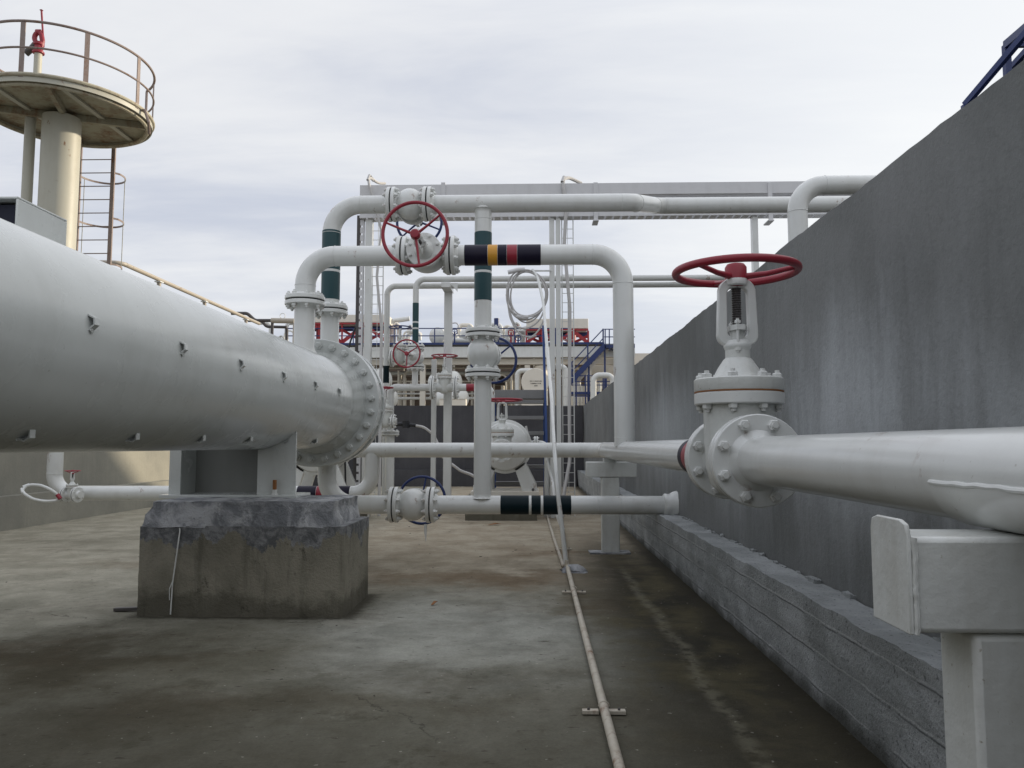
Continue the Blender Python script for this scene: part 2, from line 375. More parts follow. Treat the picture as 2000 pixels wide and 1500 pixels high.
BASE = {}
def base_of(o):
    while o is not None:
        if o.name in BASE: return BASE[o.name]
        o = o.parent
    return V((0, 0, 0))
def thing(name, label, cat, loc=(0, 0, 0), group=None):
    o = bpy.data.objects.new(name, None); C.objects.link(o); o.location = loc; BASE[o.name] = V(loc)
    o['label'] = label; o['category'] = cat
    if group: o['group'] = group
    o.empty_display_size = .1
    return o
def tag(o, label, cat, group=None):
    o['label'] = label; o['category'] = cat
    if group: o['group'] = group
    return o

BOLT = {}
def bolt_mesh(L, s, mat, two=True):
    k = (round(L, 3), round(s, 4), mat, two)
    if k not in BOLT:
        b = MB()
        b.cyl((0, 0, -L / 2 - s * 1.5), (0, 0, L / 2 + s * 1.5), s * .5, 10)
        for sg in ((1, -1) if two else (1,)):
            z0 = sg * L / 2; z1 = sg * (L / 2 + s * .95)
            b.lathe([(s * .98, z0), (s * .98, z1 - sg * s * .15), (s * .8, z1)], (0, 0, 0), (0, 0, 1), 6)
        o = b.build('bolt', mat, None, ang=25); BOLT[k] = o.data; bpy.data.objects.remove(o)
    return BOLT[k]
def bolt(parent, p, ax, L, s, mat='white_paint', two=True):
    o = bpy.data.objects.new('bolt', bolt_mesh(L, s, mat, two)); C.objects.link(o); o.parent = parent
    o.location = V(p) - base_of(parent); o.rotation_mode = 'QUATERNION'
    o.rotation_quaternion = V(ax).normalized().to_track_quat('Z', 'Y')
    return o
def bolt_ring(parent, c, ax, RR, nb, L, s, phase=0.0, mat='white_paint', two=True):
    u, v, w = basis(ax)
    for i in range(nb):
        t = 2 * math.pi * (i + .5) / nb + phase
        bolt(parent, V(c) + (u * math.cos(t) + v * math.sin(t)) * RR, w, L, s, mat, two)

def flange_disc(parent, c, ax, r, t, rin=None, name='flange', mat='white_paint', n=48):
    e = min(.006, t * .2); rh = rin if rin else 0.0
    b = MB().lathe([(rh, 0), (r - e, 0), (r, e), (r, t - e), (r - e, t), (rh, t)] if not rin else
                   [(r - e, 0), (r, e), (r, t - e), (r - e, t)], c, ax, n)
    return b.build(name, mat, parent)
def flange_pair(pa, pb, c, ax, r=.237, t=.048, gap=.018, nb=8, s=.033, rp=.122, hub=.05):
    """two flanges facing each other at c; -ax side belongs to pa, +ax side to pb"""
    w = V(ax).normalized(); c = V(c); e = .006
    f = []
    for sg, par in ((-1, pa), (1, pb)):
        b = MB().lathe([(rp * .98, gap / 2), (r - e, gap / 2), (r, gap / 2 + e), (r, t + gap / 2 - e), (r - e, t + gap / 2),
                        (rp * 1.28, t + gap / 2), (rp * 1.16, t + hub * .5), (rp * 1.0, t + hub)], c, w * sg, 48)
        f.append(b.build('flange', 'white_paint', par))
    MB().lathe([(r * .94, -gap / 2), (r * .94, gap / 2)], c, w, 40).build('gasket', 'gasket', f[0])
    bolt_ring(f[0], c, w, r * .815, nb, 2 * t + gap, s)
    return f

def fillet(pts, rad):
    pts = [V(p) for p in pts]; out = [pts[0]]; joints = []
    for i in range(1, len(pts) - 1):
        a, p, b = pts[i - 1], pts[i], pts[i + 1]
        d1 = (a - p).normalized(); d2 = (b - p).normalized(); ang = d1.angle(d2)
        tl = rad / math.tan(ang / 2); tl = min(tl, (a - p).length * .98, (b - p).length * .98); rr = tl * math.tan(ang / 2)
        bis = (d1 + d2).normalized(); cen = p + bis * (rr / math.sin(ang / 2))
        s0 = p + d1 * tl - cen; s1 = p + d2 * tl - cen; tot = s0.angle(s1); k = max(4, int(tot / R(7)))
        axq = s0.cross(s1).normalized()
        joints += [(p + d1 * tl, d1), (p + d2 * tl, d2)]
        for j in range(k + 1): out.append(cen + Quaternion(axq, tot * j / k) @ s0)
    out.append(pts[-1]); return out, joints
def pipe(parent, pts, r, rad=.3, name='pipe_run', mat='white_paint', n=32, weld=True):
    pp, js = fillet(pts, rad); b = MB().tube(pp, r, n)
    if weld:
        for p, d in js: b.torus(p, d, r + .0005, .0045, 32, 6)
    return b.build(name, mat, parent)
def band(parent, a, b, r, mat, name='paint_band'):
    a, b = V(a), V(b)
    return MB().lathe([(r + .0004, 0), (r + .003, .002), (r + .003, (b - a).length - .002), (r + .0004, (b - a).length)], a, b - a, 32, cap=False).build(name, mat, parent)
def tee(parent, c, ax, r, run=.115, name='tee_collar'):   # forged tee: a short concave blend and a weld ring
    pr = [(r + .030 * (1 - math.sin(R(a))) , run - .035 + .062 * (1 - math.cos(R(a)))) for a in range(0, 91, 10)]
    b = MB().lathe(pr + [(r + .0008, run + .10)], c, ax, 40, cap=False); b.torus(V(c) + V(ax) * (run + .10), ax, r, .004, 36, 6)
    return b.build(name, 'white_paint', parent)

def handwheel(parent, c, ax, RR, rt, mat, phase=0.0, nsp=3, hub=.05, dish=.03):
    u, v, w = basis(ax); c = V(c); b = MB().torus(c, w, RR, rt, 56, 12)
    for i in range(nsp):
        t = phase + 2 * math.pi * i / nsp; d = u * math.cos(t) + v * math.sin(t)
        b.tube([c - w * dish + d * hub * .6, c - w * dish * .8 + d * RR * .5, c + d * (RR - rt * .3)], [rt * .85, rt * .68, rt * .6], 10)
    b.lathe([(hub * .7, -dish - hub * .9), (hub, -dish - hub * .6), (hub, hub * .4), (hub * .8, hub * .7), (hub * .4, hub * .75), (0, hub * .75)], c, w, 20)
    return b.build('handwheel', mat, parent)

def yoke_parts(t, O, S, N, z0, z1, hw, s, wheel_mat, wheelR, phase=0.0, big=False, bridge=True):
    """yoke arms between z0 and z1 along S, spread along N, with stem, gland and handwheel"""
    O = V(O); S = V(S); N = V(N); T = S.cross(N)
    y = MB()
    def rr(hx, za, zb, r, cham):
        out = []
        for cx, cz, a0 in ((hx - r, zb - r, 0), (-hx + r, zb - r, 90), (-hx + r, za + r, 180), (hx - r, za + r, 270)):
            for k_ in range(7):
                a_ = R(a0 + 15 * k_); out.append((cx + r * math.cos(a_), cz + r * math.sin(a_)))
        return [(px_ * (1 - cham * max(0, (pz_ - zb + .12 * s) / (.12 * s))), pz_) for px_, pz_ in out]
    ro_, ri_ = rr(hw + .026 * s, z0, z1, .055 * s, .18), rr(hw - .026 * s, z0 + .042 * s, z1 - .045 * s, .035 * s, .05)
    th = .024 * s; st_ = len(y.v); kk = len(ro_)
    for pl in (ro_, ri_):
        for sg in (-1, 1):
            for a_, b_ in pl: y.v.append(O + N * a_ + S * b_ + T * (th * sg))
    for k_ in range(kk):
        n_ = (k_ + 1) % kk; o0, o1, i0, i1 = st_, st_ + kk, st_ + 2 * kk, st_ + 3 * kk
        y.f += [(o0 + k_, o0 + n_, o1 + n_, o1 + k_), (i0 + k_, i1 + k_, i1 + n_, i0 + n_), (o0 + k_, i0 + k_, i0 + n_, o0 + n_), (o1 + k_, o1 + n_, i1 + n_, i1 + k_)]
    y.lathe([(.058 * s, z1 - .035 * s), (.062 * s, z1 - .01 * s), (.05 * s, z1 + .02 * s)], O, S, 20)
    y.lathe([(.062 * s, z0 - .03 * s), (.075 * s, z0), (.06 * s, z0 + .03 * s)], O, S, 20)
    y.build('yoke', 'white_paint', t, bevel=.007 * s)
    st = MB(); k = int((z1 - z0) / (.012 * s)); prof = []
    for i in range(k):
        h = z0 + (z1 - z0) * i / k; prof += [(.026 * s, h), (.021 * s, h + .006 * s)]
    st.lathe(prof, O, S, 16); st.build('stem', 'dark_steel', t, ang=20)
    if bridge:
        zg = z0 + (z1 - z0) * .22; g = MB()
        g.lathe([(.038 * s, z0), (.038 * s, zg)], O, S, 16)
        outl = [(-.075 * s, -.02 * s), (-.03 * s, -.045 * s), (.03 * s, -.045 * s), (.075 * s, -.02 * s), (.075 * s, .02 * s), (.03 * s, .045 * s), (-.03 * s, .045 * s), (-.075 * s, .02 * s)]
        g.prism(outl, O + S * zg, T, N, S * (.028 * s)); go = g.build('gland', 'white_paint', t)
        for sg in (-1, 1): bolt(go, O + S * (zg - .03 * s) + T * (sg * .06 * s) + N * (-.012 * s), S, .13 * s, .017 * s)
    return handwheel(t, O + S * (z1 + .045 * s), S, wheelR, .021 * s if not big else .0215, wheel_mat, phase, 3, .057 * s)

def gate_valve(t, O, A, S, s=1.0, wheel='red_paint', wheelR=.34, pa=None, pb=None, rp=.115, fr=.2255, face=.285, phase=0.0, nb=8, nbb=8):
    O, A, S = V(O), V(A).normalized(), V(S).normalized(); N = A.cross(S)
    b = MB()
    b.lathe([(0, -.20 * s), (.10 * s, -.185 * s), (.155 * s, -.13 * s), (.175 * s, -.04 * s), (.18 * s, .08 * s), (.185 * s, .29 * s)], O, S, 36)
    b.lathe([(rp * 1.05, -face + .02), (rp * 1.1, -.2 * s), (rp * 1.28, -.08 * s), (rp * 1.28, .08 * s), (rp * 1.1, .2 * s), (rp * 1.05, face - .02)], O, A, 32)
    b.build('body', 'thick_paint', t)
    flange_pair(pa or t, t, O - A * face, A, fr, .042 * s + .004, .012, nb, .029 * s, rp, .045)
    flange_pair(t, pb or t, O + A * face, A, fr, .042 * s + .004, .012, nb, .029 * s, rp, .045)
    f = flange_disc(t, O + S * .285 * s, S, .23 * s, .064 * s, name='bonnet_flange')
    MB().lathe([(.2285 * s, .349 * s), (.2285 * s, .356 * s)], O, S, 36).build('gasket', 'rust_bolt', f)
    f2 = MB().lathe([(.226 * s, .356 * s), (.23 * s, .362 * s), (.23 * s, .417 * s), (.224 * s, .423 * s), (.14 * s, .423 * s), (.128 * s, .435 * s), (.105 * s, .48 * s),
                     (.075 * s, .525 * s), (.064 * s, .535 * s), (.064 * s, .58 * s)], O, S, 44).build('bonnet', 'thick_paint', t)
    bolt_ring(f, O + S * .354 * s, S, .197 * s, nbb, .138 * s, .026 * s)
    yoke_parts(t, O, S, N, .60 * s, .955 * s, .082 * s, s, wheel, wheelR, phase, big=s > .9)

def globe_valve(t, O, A, S, wheel='blue_paint', wheelR=.335, pa=None, pb=None, rp=.122, fr=.237, half=.245, zl=.86, phase=0.0, s=1.0, nb=8):
    O, A, S = V(O), V(A).normalized(), V(S).normalized(); N = A.cross(S)
    b = MB(); br = .215 * s; pr = []
    for i in range(15):
        h = -half + .03 + (2 * half - .06) * i / 14; q = h / (half * .82)
        pr.append((max(rp * 1.02, br * math.sqrt(max(0, 1 - q * q)) if abs(q) < 1 else 0), h))
    b.lathe(pr, O, A, 40); b.lathe([(.14 * s, 0), (.14 * s, .215 * s)], O, S, 28)
    b.build('body', 'white_paint', t)
    flange_pair(pa or t, t, O - A * half, A, fr, .046 * s, .018, nb, .032 * s, rp)
    flange_pair(t, pb or t, O + A * half, A, fr, .046 * s, .018, nb, .032 * s, rp)
    f = flange_disc(t, O + S * .205 * s, S, .205 * s, .042 * s, name='bonnet_flange')
    MB().lathe([(.2 * s, .25 * s), (.205 * s, .255 * s), (.205 * s, .285 * s), (.2 * s, .29 * s), (.12 * s, .29 * s), (.1 * s, .33 * s), (.06 * s, .40 * s), (.055 * s, .46 * s)], O, S, 36).build('bonnet', 'white_paint', t)
    bolt_ring(f, O + S * .248 * s, S, .172 * s, 8, .084 * s, .022 * s)
    yoke_parts(t, O, S, N, .47 * s, zl - .045 * s, .085 * s, s * .95, wheel, wheelR, phase)

# ------------------------------------------------------------------ ground and bund walls
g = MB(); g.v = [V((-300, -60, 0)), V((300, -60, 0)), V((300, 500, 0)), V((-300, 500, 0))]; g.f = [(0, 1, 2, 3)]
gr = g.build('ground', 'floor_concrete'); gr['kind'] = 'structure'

WX, KX, WT, KT = 1.89, 1.63, 2.98, .60
w = thing('concrete_wall', 'long dark grey concrete bund wall running past the big red handwheel', 'wall', (WX, 0, 0))
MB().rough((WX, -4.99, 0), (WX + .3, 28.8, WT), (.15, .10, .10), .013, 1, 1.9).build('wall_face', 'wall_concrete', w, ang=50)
MB().rough((-9.86, -5.3, 0), (WX + .3, -5.0, WT), (.5, .3, .5), .01, 9).build('wall_return', 'wall_concrete', w, ang=50)
k = MB().rough((KX, -2, 0), (WX - .004, 13, KT), (.065, .065, .06), .016, 2, 3.5)
k.rough((KX, 13.02, 0), (WX - .004, 28.2, KT), (.13, .3, .2), .012, 3, 2.5)
for v in k.v:
    if v.x < KX + .05: v.x += .006 * (v.z < .50) + .016 * (v.z < .33) + .010 * (v.z < .14)
rk = random.Random(4)
for i in range(46):
    y_ = rk.uniform(1.2, 11); s_ = rk.uniform(.012, .035); x_ = WX - rk.uniform(.0, .03)
    k.rough((x_ - s_, y_ - s_ * 1.6, KT - .02), (x_ + .01, y_ + s_ * 1.6, KT + s_ * .7), .02, .016, i, 9, False)
k.build('kerb', 'kerb_paint', w, ang=60)
w = thing('concrete_wall', 'far dark bund wall closing the yard behind the pipes and stepladder', 'wall', (0, 28.5, 0))
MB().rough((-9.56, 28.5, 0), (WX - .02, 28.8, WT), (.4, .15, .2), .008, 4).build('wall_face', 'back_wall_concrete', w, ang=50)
MB().rough((-9.3, 28.22, 0), (KX - .03, 28.49, KT), (.4, .13, .2), .008, 5).build('kerb', 'back_wall_concrete', w, ang=50)
w = thing('concrete_wall', 'pale bund wall with sunlit patches, seen beneath the long white vessel', 'wall', (-9.56, 10, 0))
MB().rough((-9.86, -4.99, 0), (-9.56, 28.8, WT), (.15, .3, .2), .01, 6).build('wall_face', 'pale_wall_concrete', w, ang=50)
MB().rough((-9.55, -3, 0), (-9.3, 28.2, KT), (.12, .3, .15), .01, 7).build('kerb', 'pale_wall_concrete', w, ang=50)

# ------------------------------------------------------------------ long pressure vessel on its pedestal
VX, VZ, VR = -2.745, 2.04, .58
PED = thing('concrete_pedestal', 'stained concrete block with painted grout cap under the vessel saddle', 'pedestal', (-2.55, 7.3, 0))
MB().rough((-3.48, 6.8, 0), (-1.655, 7.8, .785), .055, .007, 11, 3).build('base_block', 'pedestal_concrete', PED, ang=55)
gc = MB().rough((-3.475, 6.802, .775), (-1.74, 7.79, 1.0), .04, .013, 12, 4, keep_floor=False)
for v in gc.v:
    k_ = (v.z - .78) / .22
    v.y += .045 * max(0, k_) * (1 if v.y < 7.3 else 0) + .008 * mn.noise(v * 6) ; v.x += (-.07 if v.x > -2.5 else .17) * max(0, k_) * (.6 + .5 * mn.noise(V((v.x * 3, 0, v.z * 9))))
gc.build('grout_cap', 'painted_grout', PED, ang=50)
dp = [at(352, 1008, 6.86), at(351, 1040, 6.785), at(344, 1090, 6.78), at(337, 1140, 6.78), at(333, 1200, 6.78)]
MB().tube(dp, .006, 6).tube([at(337, 1135, 6.79), at(331, 1150, 6.78), at(331, 1172, 6.79)], .004, 5).build('paint_drip', 'white_paint', PED)

VS = thing('pressure_vessel', 'long white horizontal vessel with a bolted body flange and two top nozzles', 'vessel', (VX, 7, 1.0))
prof = [(0, -2.0), (.2, -1.97), (.4, -1.86), (.52, -1.68), (VR, -1.5), (VR, 9.18), (VR + .004, 9.2), (VR, 9.22), (VR, 9.28), (.62, 9.5), (.65, 9.62)]
MB().lathe(prof, (VX, 0, VZ), (0, 1, 0), 96).build('shell', 'vessel_paint', VS, ang=30)
f1 = MB().lathe([(.62, 9.62), (.802, 9.62), (.81, 9.628), (.81, 9.712), (.802, 9.72), (.5, 9.72)], (VX, 0, VZ), (0, 1, 0), 96).build('body_flange', 'vessel_paint', VS)
MB().lathe([(.797, 9.72), (.797, 9.736)], (VX, 0, VZ), (0, 1, 0), 72).build('gasket', 'gasket', f1)
f2 = MB().lathe([(.5, 9.736), (.802, 9.736), (.81, 9.744), (.81, 9.79), (.802, 9.80), (.735, 9.80), (.735, 9.97), (.802, 9.97), (.81, 9.98), (.81, 10.06), (.802, 10.07), (.6, 10.07)], (VX, 0, VZ), (0, 1, 0), 96).build('cover_flange', 'vessel_paint', VS)
bolt_ring(f2, (VX, 9.975, VZ), (0, 1, 0), .775, 26, .03, .030, .0, 'vessel_paint', True)
bolt_ring(f1, (VX, 9.74, VZ), (0, 1, 0), .72, 26, .24, .047, .05, 'vessel_paint')
MB().lathe([(.60, 10.07), (VR, 10.09), (VR, 10.75), (.5, 10.95), (.35, 11.08), (.15, 11.14), (0, 11.15)], (VX, 0, VZ), (0, 1, 0), 72).build('channel_head', 'vessel_paint', VS)
Y1, Y2 = 9.1, 10.25
ZN1 = at(587, 588, Y1).z; ZN2 = at(640, 606, Y2).z
for yy, zn in ((Y1, ZN1), (Y2, ZN2)):
    MB().lathe([(.18, VZ + VR - .06), (.135, VZ + VR + .02), (.1225, VZ + VR + .06), (.1225, zn - .06)], (VX, yy, 0), (0, 0, 1), 32).build('nozzle', 'white_paint', VS)
MB().lathe([(.1225, 0), (.1225, .3)], (VX, Y2, VZ - VR - .2), (0, 0, 1), 32).build('nozzle', 'white_paint', VS)
for tdeg, ys in ((6.2, [3.66, 4.64, 5.6, 6.58, 7.56, 8.5]), (-57.2, [3.61, 4.6, 5.55, 6.5, 7.5, 8.5])):
    n_ = V((math.cos(R(tdeg)), 0, math.sin(R(tdeg)))); tt = V((-n_.z, 0, n_.x))
    for yy in ys:
        c = V((VX, yy, VZ)) + n_ * VR; L = MB()
        L.prism([(-.052, -.004), (-.022, .040), (.022, .040), (.052, -.004), (.040, -.004), (.017, .031), (-.017, .031), (-.040, -.004)], c, tt, n_, (0, .05, 0))
        L.prism([(-.050, -.004), (-.021, .038), (.021, .038), (.050, -.004)], c + V((0, .0505, 0)), tt, n_, (0, .004, 0))
        L.bar(c - tt * .062 + n_ * .004 + V((0, .01, 0)), c - tt * .05 + n_ * .012 + V((0, .02, 0)), .03, .012, n_)
        for v in L.v: v -= (v - c) * .2
        L.build('insulation_lug', 'vessel_paint', VS)
# square channel on top
bx = MB(); X0, X1, Z0, Z1, Ya, Yb = at(-150, 400, 3.8).x, at(33, 430, 3.8).x, 2.575, at(30, 383, 3.8).z, 3.8, 4.22
tk = .012
bx.box((X0, Ya, Z1 - tk), (X1, Yb, Z1)).box((X1 - tk, Ya, Z0), (X1, Yb, Z1 - tk - .001)).box((X0, Ya, Z0), (X0 + tk, Yb, Z1 - tk - .001)).box((X0 + tk, Yb - .02, Z0), (X1 - tk, Yb - .01, Z1 - tk - .002))
bx.build('channel_bracket', 'vessel_paint', VS, bevel=.004)
MB().box((X0 + .02, Ya + .05, Z0 + .03), (X1 - .02, Yb - .05, Z1 - .03)).build('channel_shade_block', 'dark_opening', VS)  # near-black block standing in for the shade inside the hollow channel
# saddle
SZ = 1.0
sad = MB()
def arch(x): return VZ - math.sqrt(max(0.0, (VR + .004) ** 2 - (x - VX) ** 2))
yf = 7.5
sad.box((at(320, 970, yf).x, yf - .10, SZ - .01), (at(585, 970, yf).x, yf + .37, SZ + .022))
xa, xb = at(503, 900, yf).x, at(578, 900, yf).x
ol = [(xb, SZ + .02), (xa, SZ + .02)] + [(xa + (xb - xa) * i / 8, arch(xa + (xb - xa) * i / 8)) for i in range(9)]
sad.prism(ol, (0, yf, 0), (1, 0, 0), (0, 0, 1), (0, .02, 0))
xc, xd = at(331, 900, yf).x, at(354, 900, yf).x
ol = [(xd, SZ + .02), (xc, SZ + .02), (xc, arch(xc)), (xd, arch(xd))]
sad.prism(ol, (0, yf, 0), (1, 0, 0), (0, 0, 1), (0, .02, 0))
for x_ in (xa, xd - .016): sad.prism([(0, SZ + .02), (.32, SZ + .02), (.32, arch(x_)), (0, arch(x_))], (x_, yf + .02, 0), (0, 1, 0), (0, 0, 1), (.016, 0, 0))
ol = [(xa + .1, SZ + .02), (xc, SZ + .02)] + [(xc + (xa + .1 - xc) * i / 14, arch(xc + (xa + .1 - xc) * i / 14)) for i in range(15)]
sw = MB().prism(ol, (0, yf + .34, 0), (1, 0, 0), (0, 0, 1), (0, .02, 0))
so_ = sad.build('saddle', 'vessel_paint', VS, bevel=.003); sw.build('saddle_web', 'web_shade_grey', VS)
pb_ = at(536, 968, yf - .045)
MB().lathe([(.034, 0), (.034, .012), (.026, .014), (.026, .05), (.012, .052)], (pb_.x, pb_.y, SZ + .022), (0, 0, 1), 6).build('nut', 'white_paint', so_)
MB().cyl((pb_.x, pb_.y, SZ + .06), (pb_.x, pb_.y, SZ + .165), .019, 14).build('anchor_bolt', 'rust_bolt', so_)

# ------------------------------------------------------------------ overhead pipes and their valves
RP = .1225
Z1p = at(700, 500, Y1).z; XD = 1.085; PZ = 1.427; PX = 1.09
P1 = thing('pipe', 'white pipe with navy, yellow and red bands from vessel over to wall pipe', 'pipe', (0, Y1, PZ))
V1 = thing('globe_valve', 'white valve with red wheel facing out, on the banded pipe', 'valve', at(834, 500, Y1))
V2 = thing('globe_valve', 'white round valve on the topmost pipe, blue wheel half hidden behind', 'valve', at(801, 400, Y2))
V3 = thing('globe_valve', 'white valve in the upright green banded pipe, blue wheel behind', 'valve', at(943, 690, Y2))
V4 = thing('globe_valve', 'white ball shaped valve low above the floor, blue wheel behind', 'valve', at(806, 985, Y2))
v1 = V((at(834, 500, Y1).x, Y1, Z1p))
flange_pair(VS, P1, (VX, Y1, ZN1), (0, 0, 1))
pipe(P1, [(VX, Y1, ZN1 + .05), (VX, Y1, Z1p), (v1.x - .28, Y1, Z1p)], RP, .36)
pipe(P1, [(v1.x + .28, Y1, Z1p), (XD, Y1, Z1p), (XD, Y1, PZ + .06)], RP, .36)
MB().torus((XD, Y1, PZ + .16), (0, 0, 1), RP, .004, 36, 6).build('weld_seam', 'white_paint', P1)
for a, b, m in ((908, 953, 'navy_band'), (953.5, 972, 'yellow_band'), (972.5, 990, 'navy_band'), (990.5, 1010, 'red_paint'), (1010.5, 1056, 'navy_band')):
    band(P1, (at(a, 500, Y1).x, Y1, Z1p), (at(b, 500, Y1).x, Y1, Z1p), RP, m)
globe_valve(V1, v1, (1, 0, 0), (0, -1, 0), 'red_paint', .352, P1, P1, half=.29, zl=.95, phase=R(98))

Z2p = at(700, 400, Y2).z; X3 = at(943, 690, Y2).x; Z4p = at(943, 986, Y2).z
P2 = thing('pipe', 'topmost white pipe rising from vessel with green band, crossing to behind wall', 'pipe', (0, Y2, 0))
v2 = V((at(801, 400, Y2).x, Y2, Z2p))
flange_pair(VS, P2, (VX, Y2, ZN2), (0, 0, 1))
pipe(P2, [(VX, Y2, ZN2 + .05), (VX, Y2, Z2p), (v2.x - .24, Y2, Z2p)], RP, .40)
pj = at(1235, 400, Y2); pk = at(1282, 402, 11.35)
pipe(P2, [(v2.x + .24, Y2, Z2p), (pj.x, Y2, Z2p), (pk.x, pk.y, pk.z), (9.1, 11.35, pk.z)], RP * .985, .22)
rx = VX
for a, b, m in ((452, 528, 'green_band'), (528.4, 532.6, 'white_paint'), (533, 586, 'green_band')):
    band(P2, (rx, Y2, at(640, b, Y2).z), (rx, Y2, at(640, a, Y2).z), RP, m)
globe_valve(V2, v2, (1, 0, 0), (0, 1, 0), 'blue_paint', .33, P2, P2, phase=R(20))

P3 = thing('pipe', 'upright white pipe with green bands joining the top and bottom pipes', 'pipe', (X3, Y2, Z4p))
v3 = V((X3, Y2, at(943, 690, Y2).z))
pipe(P3, [(X3, Y2, v3.z + .24), (X3, Y2, Z2p - .05)], RP * .95, .2)
pipe(P3, [(X3, Y2, Z4p + .05), (X3, Y2, v3.z - .24)], RP * .95, .2)
tee(P3, (X3, Y2, Z2p), (0, 0, -1), RP * .95, RP); tee(P3, (X3, Y2, Z4p), (0, 0, 1), RP * .95, RP)
for a, b, m in ((455, 530, 'green_band'), (530.4, 534.6, 'white_paint'), (535, 588, 'green_band')):
    band(P3, (X3, Y2, at(943, b, Y2).z), (X3, Y2, at(943, a, Y2).z), RP * .95, m)
globe_valve(V3, v3, (0, 0, 1), V((.12, 1, 0)), 'blue_paint', .33, P3, P3, rp=RP * .95, half=.27, phase=R(80))

P4 = thing('pipe', 'low white pipe with dark green bands ending in grout at wall', 'pipe', (0, Y2, 0))
v4 = V((at(806, 985, Y2).x, Y2, Z4p))
pipe(P4, [(VX, Y2, VZ - VR - .1), (VX, Y2, Z4p), (v4.x - .24, Y2, Z4p)], RP, .36)
pipe(P4, [(v4.x + .24, Y2, Z4p), (WX + .1, Y2, Z4p)], RP, .3)
for a, b, m in ((978, 1033, 'dark_green_band'), (1033.5, 1037.5, 'white_paint'), (1038, 1056, 'dark_green_band'), (1056.5, 1060.5, 'white_paint'), (1061, 1115, 'dark_green_band')):
    band(P4, (at(a, 986, Y2).x, Y2, Z4p), (at(b, 986, Y2).x, Y2, Z4p), RP, m)
for px in (1167, 1212): MB().torus((at(px, 986, Y2).x, Y2, Z4p), (1, 0, 0), RP, .004, 32, 6).build('weld_seam', 'white_paint', P4)
globe_valve(V4, v4, (1, 0, 0), (0, 1, 0), 'blue_paint', .335, P4, P4, phase=R(40))
tg = at(831, 1024, Y2 - .12)
MB().tube([tg, tg - V((0, 0, .10)), tg - V((-.008, 0, .22))], [.022, .018, .003], 8).build('drip_icicle', 'white_paint', V4)
gl = MB(); ring = []
for i in range(9):
    x_ = 1.715 + .19 * i / 8; f_ = (.132, .150, .152, .155, .158, .165, .172, .180, .185)[i]
    ring.append(V((x_, Y2, Z4p)))
gl.tube(ring, [.126, .146, .150, .153, .158, .165, .172, .180, .185], 28)
for v in gl.v: v += mn.noise_vector(v * 14) * .016 + mn.noise_vector(v * 40) * .006
gl.build('grout_collar', 'white_paint', P4, ang=70)

# ------------------------------------------------------------------ wall-side pipe, its big gate valve and T supports
YE = 12.0
P5 = thing('pipe', 'thick glossy white pipe running along the bund wall towards the camera', 'pipe', (PX, 6, PZ))
V5 = thing('gate_valve', 'large white gate valve with big flat red handwheel near the wall', 'valve', (PX, 4.085, PZ))
RW = .115
XC = at(727, 880, YE).x
pipe(P5, [(PX, -1.5, PZ), (PX, 3.79, PZ)], RW, .3)
pipe(P5, [(PX, 4.38, PZ), (PX, YE, PZ), (-3.4, YE, PZ)], RW, .34)
band(P5, (PX, 4.62, PZ), (PX, 5.10, PZ), RW, 'red_paint'); band(P5, (PX, 5.105, PZ), (PX, 5.22, PZ), RW, 'navy_band')
for px in (1130, 745): MB().torus((at(px, 880, YE).x, YE, PZ), (1, 0, 0), RW, .004, 32, 6).build('weld_seam', 'white_paint', P5)
pad = MB(); st = None
rows = []
for yy in (-.4, 1.92):
    st = len(pad.v)
    for i in range(25):
        a = R(188 + 164 * i / 24); pad.v.append(V((PX + (RW + .008) * math.cos(a), yy, PZ + (RW + .008) * math.sin(a))))
    rows.append(st)
for i in range(24): pad.f.append((rows[0] + i, rows[0] + i + 1, rows[1] + i + 1, rows[1] + i))
padw = [V((PX + (RW + .004) * math.cos(R(188)), y_, PZ + (RW + .004) * math.sin(R(188)))) + mn.noise_vector(V((0, y_ * 30, 0))) * .003 for y_ in [-.4 + .04 * i for i in range(59)]]
pad.tube(padw, .007, 8)
po = pad.build('wear_pad', 'white_paint', P5)
gate_valve(V5, (PX, 4.085, PZ), (0, 1, 0), (0, 0, 1), 1.0, 'red_paint', .315, P5, P5, rp=RW, fr=.2255, face=.29, phase=R(-22))

